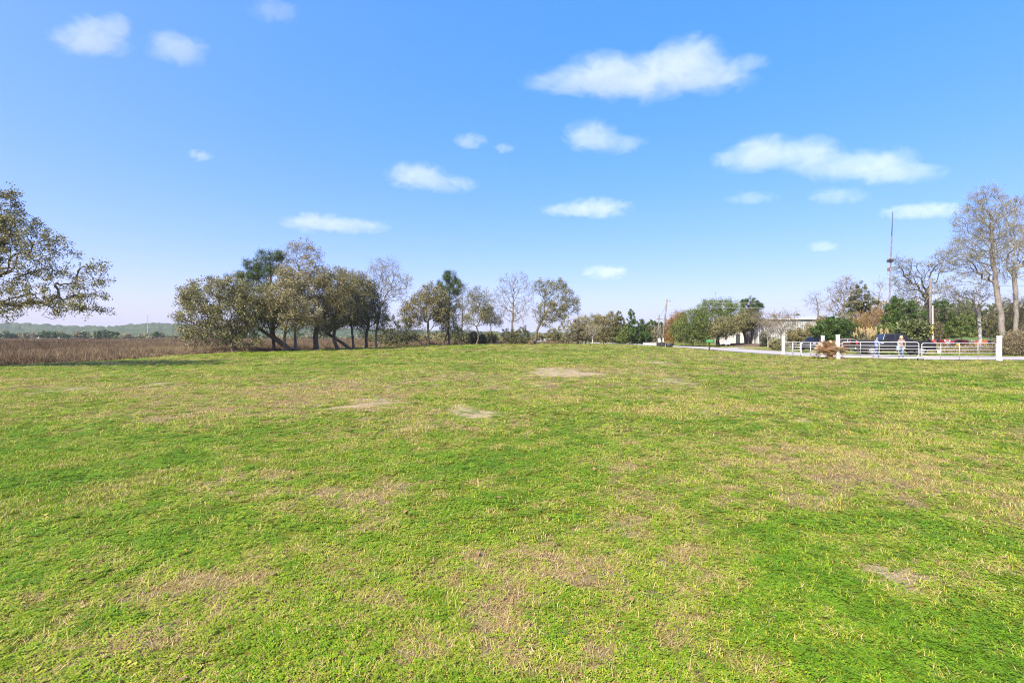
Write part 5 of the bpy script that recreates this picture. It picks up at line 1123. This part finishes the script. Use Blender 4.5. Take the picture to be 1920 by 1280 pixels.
for i, (z0, z1, lab) in enumerate(((12.2, 11.6, 'lowest'), (15.4, 14.4, 'middle'), (17.2, 16.4, 'highest'))):
    wire('%s wire strung across the far hills from the transmission mast' % lab, Vector((x - 66, 500, z1)), Vector((x + 70, 530, z0)), 1.0, .045, WIRED)
for i, (px, d, h) in enumerate(((128, 210, 1.9), (157, 215, 2.0))):
    x = (px - 960) / F * d; o = empty('marsh_post', (x, d, hz(x, d)), 0, ('left' if i == 0 else 'right') + ' one of two dark posts standing in the marsh', 'post', 'posts in the marsh')
    MB().tube([(0, 0, -.3), (.03, 0, h)], [.26, .2], 9).build('shaft', BARK['dark'], o); MB().box((.03, 0, h + .03), (.5, .5, .08), None, .02).build('cap', BARK['dark'], o)
for i, (px, d, w_, lab) in enumerate(((104, 400, 7, 'tiny pale house among the hazy trees left of the marsh posts'), (36, 395, 6, 'tiny pale house at the far left of the hazy trees'), (168, 430, 5, 'tiny cream house right of the marsh posts'))):
    x = (px - 960) / F * d; o = empty('far_house', (x, d - 14, hz(x, d)), R(10 * i - 8), lab, 'house', 'far houses across the marsh'); o.scale = (.75, .75, .75)
    MB().box((0, 0, 1.9), (w_, 5, 3.8)).build('wall', CREAM, o); MB().prism([(-w_ / 2 - .4, 3.8), (w_ / 2 + .4, 3.8), (0, 5.9)], -2.9, 2.9).build('roof', GREYM, o)
    for s in (-.25, .25): MB().box((s * w_, -2.52, 2.0), (1.0, .06, 1.4)).build('window', GLASS, o)

# ------------------------------------------------------------------ clouds
def cloud(label, lumps, dens=1.0, seed=0.0, alt=1000.0):
    L = np.array(lumps, float); cx, cy_ = L[:, 0].mean(), L[:, 1].mean(); d = alt / ((HOR - cy_) / F); k = d / F; G = 1.5
    o_ = at(cx, cy_, d); pts = []
    for px, py, rx, ry in lumps:
        u = unit(np.random.default_rng(1), 90); dy = min(ry * 1.5, rx)
        pts.append(u * np.array([rx, dy, ry]) * k * G * 1.05 + np.array([(px - cx) * k, 0, -(py - cy_) * k]))
    bm = bmesh.new()
    for p in np.concatenate(pts): bm.verts.new(p)
    hull = bmesh.ops.convex_hull(bm, input=list(bm.verts)); junk = {g for g in hull['geom_interior'] + hull['geom_unused'] if isinstance(g, bmesh.types.BMVert)}
    bmesh.ops.delete(bm, geom=list(junk), context='VERTS'); bmesh.ops.recalc_face_normals(bm, faces=bm.faces)
    me = bpy.data.meshes.new('cloud'); bm.to_mesh(me); bm.free()
    t = NT('cloud_vapour'); t.n.remove(t.b); P = t.coord('Object'); tot = None; mr = L[:, 3].mean() * k
    def nz(scale, detail, rough, dist, sx):
        mp = t.new('Mapping'); mp.inputs['Location'].default_value = (seed * 9.11, seed * 3.77, seed * 1.31); mp.inputs['Scale'].default_value = (scale * sx, scale, scale); t.L(P, mp.inputs[0])
        return t.noise(1.0, detail, rough, mp.outputs[0], dist)
    n1 = nz(1 / (mr * 1.4), 9, .66, .5, .7)
    for px, py, rx, ry in lumps:
        s1 = t.new('VectorMath', operation='SUBTRACT'); t.L(P, s1.inputs[0]); s1.inputs[1].default_value = ((px - cx) * k, 0, -(py - cy_) * k)
        s2 = t.new('VectorMath', operation='DIVIDE'); t.L(s1.outputs[0], s2.inputs[0]); s2.inputs[1].default_value = (rx * k * G, min(ry * 1.5, rx) * k * G, ry * k * G)
        dt = t.new('VectorMath', operation='DOT_PRODUCT'); t.L(s2.outputs[0], dt.inputs[0]); t.L(s2.outputs[0], dt.inputs[1])
        g = t.math('SUBTRACT', 1.0, dt.outputs['Value'], clamp=True); g = t.math('POWER', g, 1.5); tot = g if tot is None else t.math('ADD', tot, g)
    V = t.math('MINIMUM', tot, 1.15)
    v = t.math('ADD', V, t.math('MULTIPLY', t.math('SUBTRACT', n1, .5), 3.2))
    v = t.math('MULTIPLY', v, t.math('MULTIPLY', tot, 5.0, clamp=True))
    mr_ = t.new('MapRange', interpolation_type='SMOOTHSTEP'); mr_.inputs['From Min'].default_value = .12; mr_.inputs['From Max'].default_value = 1.0; t.L(v, mr_.inputs['Value'])
    den = t.math('MULTIPLY', mr_.outputs[0], dens * 0.26 / (2 * mr))
    pv = t.new('VolumePrincipled'); pv.inputs['Color'].default_value = (.98, .985, 1, 1); pv.inputs['Anisotropy'].default_value = -.2; t.L(den, pv.inputs['Density']); t.L(pv.outputs[0], t.out.inputs['Volume'])
    t.m.cycles.volume_step_rate = .15
    o = link('cloud', me, t.m); o.location = o_; tag(o, label, 'cloud', 'small clouds in the blue sky')
    return o
CL = [('ragged white cloud near the top left corner', [(150, 80, 46, 20), (190, 66, 44, 26), (222, 44, 22, 14)], 1.0), ('small rounded cloud just right of the ragged top left cloud', [(335, 94, 52, 22), (325, 82, 30, 18)], .8), ('faint cloud touching the top edge of the picture', [(512, 18, 44, 17)], .5),
      ('largest white cloud, long and wispy, high right of centre', [(1040, 152, 56, 18), (1115, 140, 60, 30), (1200, 150, 84, 34), (1290, 112, 58, 32), (1335, 145, 74, 26), (1408, 116, 34, 12)], 1.25), ('small white cloud below the largest cloud', [(1105, 254, 44, 24), (1160, 270, 54, 15)], 1.0),
      ('white puff left of centre above the tree clump', [(780, 330, 50, 22), (842, 346, 52, 14)], 1.2), ('tiny bright wisp above the white puff', [(880, 264, 28, 12)], .9), ('tiny faint wisp right of the bright wisp', [(945, 278, 18, 8)], .6), ('tiny cloud alone on the left side of the sky', [(375, 292, 20, 9)], .9),
      ('broad cloud bank on the right side of the sky', [(1400, 298, 54, 22), (1430, 285, 46, 26), (1510, 292, 56, 28), (1570, 316, 54, 20), (1645, 312, 66, 28), (1725, 326, 52, 16)], 1.0), ('flat white cloud right of centre', [(1055, 394, 50, 11), (1122, 390, 56, 17)], 1.2), ('flat white cloud left of centre', [(590, 417, 54, 16), (660, 424, 60, 13)], 1.1),
      ('small low cloud over the back row of trees', [(1138, 511, 40, 12)], 1.0), ('small faint cloud left of the antenna mast', [(1540, 462, 26, 9)], .7), ('pale streak under the broad cloud bank', [(1410, 371, 44, 11)], .45), ('pale patch under the middle of the broad cloud bank', [(1572, 368, 52, 14)], .5), ('long faint cloud behind the antenna mast', [(1700, 398, 50, 12), (1755, 394, 46, 14)], .8)]
for i, (lab, lu, de) in enumerate(CL): cloud(lab, lu, de, i + 1.0)

# ------------------------------------------------------------------ haze
HAZE = 0.00012
if HAZE:
    hzb = MB().box((0, 1600, 26), (6900, 3900, 66)).build('haze', None)
    t = NT('haze_air'); t.n.remove(t.b); pv = t.new('VolumePrincipled'); pv.inputs['Color'].default_value = (.86, .93, 1.0, 1); pv.inputs['Density'].default_value = HAZE; pv.inputs['Anisotropy'].default_value = .0
    t.L(pv.outputs[0], t.out.inputs['Volume']); hzb.data.materials.append(t.m); tag(hzb, kind='stuff', label='thin bluish air over the far marsh and hills', cat='haze')
